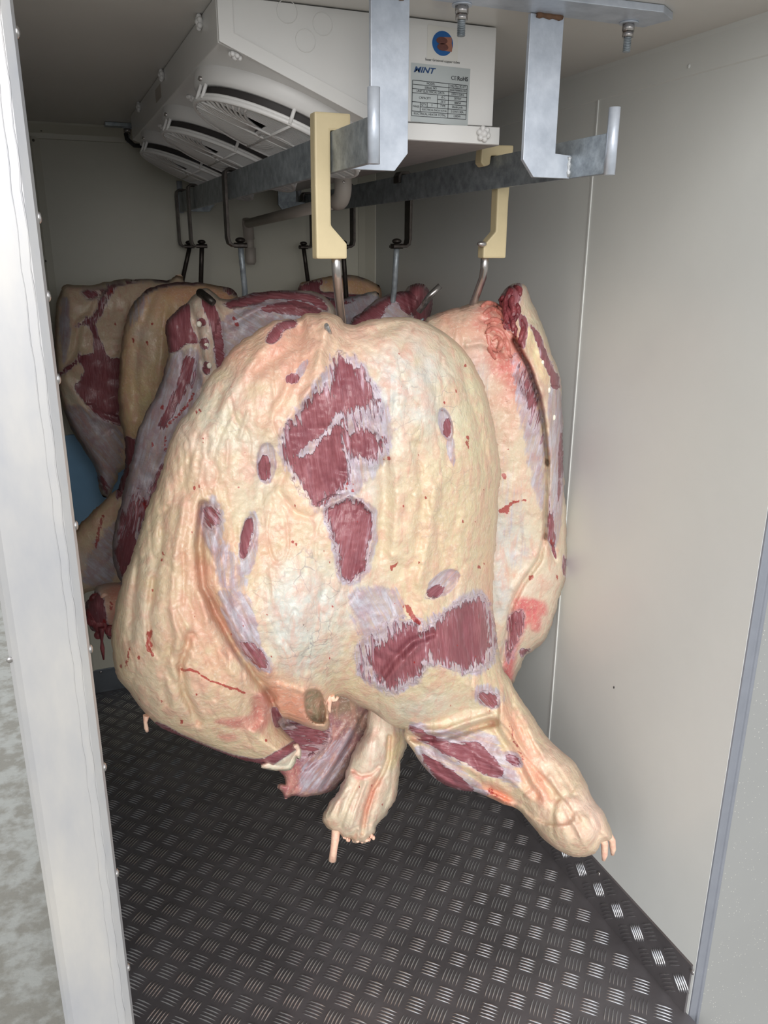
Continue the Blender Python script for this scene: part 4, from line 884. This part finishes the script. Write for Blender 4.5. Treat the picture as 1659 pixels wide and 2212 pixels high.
for pts_ in ([(1040,664),(1052,655),(1072,660),(1086,672)], [(1044,680),(1060,668),(1080,676),(1092,694)], [(1046,700),(1066,690),(1086,700),(1094,716)], [(1050,720),(1062,710),(1080,716),(1090,732),(1086,748)],
             [(1062,735),(1072,728),(1082,740),(1076,756),(1064,752),(1060,742)], [(1088,722),(1096,745),(1098,765),(1106,772)], [(1056,700),(1054,725),(1060,760),(1072,778)]):
    c_ = curve([pts_[0]]+pts_+[pts_[-1]], 4)[4:-8]
    gp.tube([surf(right, x_, y_, -.0022) for x_, y_ in c_], [.0058*(.6+.4*math.sin(math.pi*q_/max(1, len(c_)-1))) for q_ in range(len(c_))], 8)
gp.build('gullet_folds', 'gullet', right)

# nearest iron-hooked quarter on the left rail
C_body = [(415,640),(432,626),(446,622),(462,632),(478,645),(500,646),(540,634),(590,628),(650,627),(690,634),(720,660),(728,700),(728,800),(715,1000),(700,1200),(600,1300),(450,1330),(350,1330),(300,1300),(286,1256),(266,1260),(250,1234),(243,1182),(249,1130),(262,1080),(275,1030),(290,962),(300,922),(325,872),(345,835),(356,795),(362,760),(358,700),(380,670),(400,655)]
C_stump = [(300,1250),(262,1256),(225,1262),(206,1268),(200,1285),(186,1300),(187,1330),(194,1358),(206,1366),(214,1385),(219,1362),(228,1358),(232,1378),(246,1380),(255,1350),(300,1330)]
Cq = carcass('beef_quarter', 'beef quarter behind the nearest one, purple flank and ragged bloody stump at left', 4.5, 2.04,
 [(C_body, 90, .07, .04), (C_stump, 40, .05, .035, .0)], base=(206,192,176), group=GRP, noise=.004,
 dy=[(230,1310,80,60,.10)],
 bumps=[(600,680,80,30,.02),(300,1130,40,90,.02),(440,740,30,90,.015)],
 strokes=[([(430,700),(420,800),(400,900),(350,1000)],9,-.014),([(360,970),(400,950),(430,920)],6,.008),([(300,1060),(320,1150),(330,1220)],8,-.012),([(500,700),(560,665),(640,660),(690,690)],8,.012),([(410,660),(425,720),(440,800)],6,-.02)],
 raises=[([(408,655),(430,630),(450,630),(472,660),(484,720),(486,790),(478,830),(440,838),(430,790),(418,720)],.014,4),([(430,1270),(200,1270),(190,1360),(300,1340)],.0,3)],
 patches=[('mem',[(300,930),(360,780),(430,760),(430,900),(360,1100),(300,1250),(245,1240),(250,1100)],14,.95,-20),('mus',[(250,1180),(290,1150),(300,1210),(290,1250),(262,1245)],10,1,-10),('mus',[(246,1120),(300,1060),(330,1100),(320,1240),(290,1250)],18,.58,-15),
   ('mus',[(395,770),(420,775),(415,830),(390,870),(350,930),(345,910),(375,850),(390,800)],8,.85,-20),('mus',[(350,1000),(366,1010),(345,1080),(330,1200),(310,1150),(325,1060)],6,.8),
   ('mus',[(358,690),(375,670),(400,656),(410,660),(412,700),(428,740),(405,742),(380,760),(362,758),(350,730)],3,1,0),
   ('mus',[(438,632),(452,640),(468,670),(480,720),(484,790),(470,800),(462,740),(450,690),(436,660)],4,1),('mus',ell(436,696,10,8),3,1),('mus',ell(442,742,10,12),3,1),('mus',ell(446,795,9,14),3,1),
   ('mus',[(485,655),(540,636),(600,630),(660,634),(700,650),(705,672),(660,650),(600,645),(540,660),(500,665)],5,1,80),('mem',[(520,650),(600,640),(670,645),(700,668),(620,660),(540,668)],4,.8,80),
   ('mus',[(560,668),(600,655),(650,650),(690,670),(715,690),(690,696),(640,680),(590,676)],4,1,80),('mem',[(480,690),(560,660),(640,665),(720,700),(720,800),(480,800)],10,.8,60),
   ((216,190,172),[(468,650),(500,648),(512,680),(500,720),(484,730),(476,690)],5,.9),
   ('mus',[(186,1300),(205,1275),(225,1300),(232,1350),(250,1370),(235,1385),(205,1370),(190,1345)],7,1),((214,140,120),[(225,1280),(260,1262),(290,1260),(280,1340),(245,1350)],14,.9)],
 tints=[(380,820,50,60,(200,182,172),.6),(300,1000,60,100,(176,160,166),.6),(260,1300,60,50,(220,170,146),.5)],
 spots=[(505,690,6),(512,700,5),(500,650,3),(350,880,5),(330,960,4),(240,1310,7),(262,1330,8),(225,1345,7),(255,1355,7)],
 lines=[([(420,850),(400,880),(360,920)],4,.8),([(358,940),(356,975)],4,.7),([(296,1050),(305,1090)],5,.4),([(312,1080),(325,1150),(333,1210)],6,.7)])
b = MB(); b.tube([at(x, y, 1, 1.93) for x, y in ((219,1355),(220,1385),(221,1400),(224,1425))], [.008, .003, .0055, .002], 8); b.build('hanging_shred', 'redmeat', Cq)
b = MB()
for (px, py, r) in ((204,1325,.020),(216,1350,.018),(200,1340,.015),(238,1362,.014),(212,1372,.010),(206,1295,.015)): b.ball(at(px, py, 1, 1.945), r, (1, .7, 1.1), 12)
b.build('torn_muscle', 'redmeat', Cq)
b = MB()
for (px, py, rx, rz) in ((222,1305,.8,1.8),(232,1318,.7,2.0),(240,1300,1.2,1.0),(226,1290,.9,1.0)): b.ball(at(px, py, 1, 1.915), .011, (rx, .5, rz), 12)
b.build('fat_flap', 'tendon', Cq)
for (px, py) in ((430,700),(446,745),(452,790)): MB().ball(at(px, py, 1, 1.945), .007, (.9, .4, 1), 10).build('bone_tip', 'cartilage', Cq)
b = MB(); b.tube([at(432, 632, 1, 2.0), at(450, 645, 1, 1.95), at(462, 655, 1, 1.94)], [.010, .0095, .008], 12); b.build('hook_point', 'iron', HK[2])

# second iron-hooked quarter, cream side
B_body = [(275,680),(300,640),(325,622),(360,612),(420,610),(470,617),(510,632),(520,700),(515,900),(450,1000),(360,1060),(300,1068),(262,1078),(256,1060),(270,1000),(268,950),(258,900),(256,830),(262,740)]
B_leg = [(300,1060),(246,1062),(212,1094),(166,1140),(120,1190),(110,1240),(150,1290),(195,1278),(240,1266),(300,1255),(330,1200)]
carcass('beef_quarter', 'ochre beef quarter second from the left with a foreleg pointing down left', 5.0, 2.42,
 [(B_body, 80, .075, .035), (B_leg, 55, .05, .035)], base=(212,178,136), group=GRP, noise=.004,
 bumps=[(340,760,50,120,.015)], strokes=[([(330,640),(300,720),(290,820),(300,900)],10,-.01),([(360,640),(350,760),(330,900)],9,.008)],
 patches=[('mus',[(268,945),(300,960),(290,1000),(268,1060),(252,1075),(260,1010)],4,1),('mem',[(280,620),(330,640),(300,700),(270,720)],12,.5),('mus',[(300,622),(320,612),(380,606),(440,612),(420,616),(350,618),(310,632)],3,1,80),
   ('mus',[(478,620),(505,622),(515,640),(490,634)],4,.9),((216,196,166),[(250,1066),(200,1110),(160,1160),(200,1200),(240,1150),(262,1090)],14,.7),('mem',[(200,1180),(250,1130),(270,1180),(240,1260),(180,1260)],16,.8,40)],
 tints=[(400,640,120,30,(206,140,104),.6),(300,720,40,100,(206,192,180),.5),(330,880,50,80,(214,200,150),.5),(200,1220,60,50,(190,190,196),.6)],
 spots=[(392,680,4),(330,700,4),(318,740,4),(287,735,5)], lines=[([(222,1115),(212,1150),(206,1185)],4,.9)])

# farthest left quarter
A_body = [(138,616),(170,616),(205,614),(250,606),(300,602),(360,606),(400,614),(405,900),(340,1000),(270,1010),(252,1040),(232,1078),(216,1062),(206,1012),(181,972),(152,922),(136,880),(124,830),(119,740),(122,655),(128,640)]
carcass('beef_quarter', 'far left beef quarter with a bottle-shaped red muscle patch', 5.0, 2.70,
 [(A_body, 75, .06, .03)], base=(216,194,166), group=GRP, noise=.0045, dy=[(230,1040,60,60,.0)],
 bumps=[(160,720,30,80,.012),(240,650,50,50,.015),(200,980,50,60,.012)],
 strokes=[([(215,640),(200,680),(170,700),(160,760),(130,810)],7,-.018),([(240,615),(215,660),(200,690)],6,.01),([(140,820),(165,860),(200,900),(260,920)],8,.01),([(135,800),(170,775),(176,760)],6,.014)],
 patches=[('mus',[(183,690),(197,690),(208,715),(220,745),(240,775),(262,785),(264,910),(240,914),(215,900),(185,872),(162,838),(172,820),(182,800),(170,772),(195,765),(203,758),(200,720)],4,1.0),
   ('mus',[(160,706),(200,680),(215,645),(240,612),(262,606),(240,640),(215,690),(185,700)],3,.6),('mus',[(125,812),(140,795),(160,782),(172,760),(166,785),(140,805),(126,826)],3,1),('mus',[(180,628),(225,625),(215,640),(190,646)],8,.7,50),('mus',[(240,612),(290,604),(380,606),(300,609),(262,616)],3,1,80),
   ('mem',[(140,880),(190,880),(260,920),(262,1000),(230,1060),(200,1010),(160,940)],14,.9,30),('mem',[(128,660),(150,650),(150,760),(132,780)],8,.8,-10),('mus',[(210,1030),(225,1030),(235,1070),(220,1060)],5,.8)],
 tints=[(170,860,40,30,(220,214,196),.6),(250,680,40,60,(216,190,170),.5),(240,740,60,60,(206,176,150),.3)], spots=[(242,630,4),(250,698,4)])

# right rail, nearest iron hook
E_body = [(755,700),(780,675),(810,650),(845,634),(875,628),(884,618),(905,611),(922,620),(934,650),(930,700),(960,760),(980,900),(960,1100),(900,1200),(800,1240),(760,1200),(740,1000),(735,800)]
Eo = carcass('beef_quarter', 'beef quarter showing dark red ridge behind the nearest one, rod tip poking out right', 5.0, 2.06,
 [(E_body, 70, .06, .035)], base=(196,186,184), group=GRP, noise=.004,
 strokes=[([(878,630),(884,670),(900,700)],6,-.025)], bumps=[(905,640,24,30,.02)],
 patches=[('mus',[(755,705),(790,670),(840,640),(880,630),(900,660),(880,680),(850,650),(820,690),(800,720)],6,1,60),('mus',[(880,632),(892,614),(915,614),(932,640),(930,690),(905,700),(888,670)],4,1),
   ('mem',[(790,690),(850,650),(880,680),(890,720),(800,740)],8,.8,60),('mem',[(850,650),(870,640),(882,700),(860,710)],4,.7)],
 tints=[(870,690,20,30,(206,190,170),.6)])
b = MB(); b.tube([at(905, 672, 1, 1.95), at(928, 640, 1, 1.92), at(951, 617, 1, 1.91)], [.0085, .0085, .0075], 12); b.build('hook_point', 'steel', HK[5])
# right rail, middle iron hook
F_body = [(700,640),(730,648),(760,640),(790,632),(815,630),(822,645),(845,690),(850,900),(800,1050),(700,1050),(660,900),(660,700),(675,650)]
carcass('beef_quarter', 'pale bluish beef quarter top seen just right of the big steel rod', 5.0, 2.39,
 [(F_body, 60, .05, .03)], base=(196,200,206), group=GRP, noise=.004,
 patches=[('mus',[(690,640),(740,650),(775,644),(740,660),(700,668)],4,1,70),('mem',[(700,650),(820,640),(830,720),(700,740)],8,.9,20),((232,232,228),[(785,634),(814,632),(820,660),(800,665)],5,.9)])
# right rail, farthest
D_body = [(655,610),(690,602),(730,596),(760,594),(785,600),(810,612),(822,625),(830,700),(820,900),(720,1000),(650,900),(640,700),(644,622)]
Do = carcass('beef_quarter', 'small orange-brown beef quarter at the very back under the farthest right hook', 5.0, 2.70,
 [(D_body, 55, .05, .03)], base=(206,164,122), group=GRP, noise=.004,
 patches=[('mus',[(645,622),(680,606),(705,604),(690,620),(700,640),(650,640)],5,1),('mus',[(700,604),(740,595),(790,600),(750,602)],3,1,80),('mus',[(700,632),(760,636),(780,640),(700,645)],3,1,80),((220,200,168),[(688,612),(705,620),(712,632),(690,636)],4,.9)])
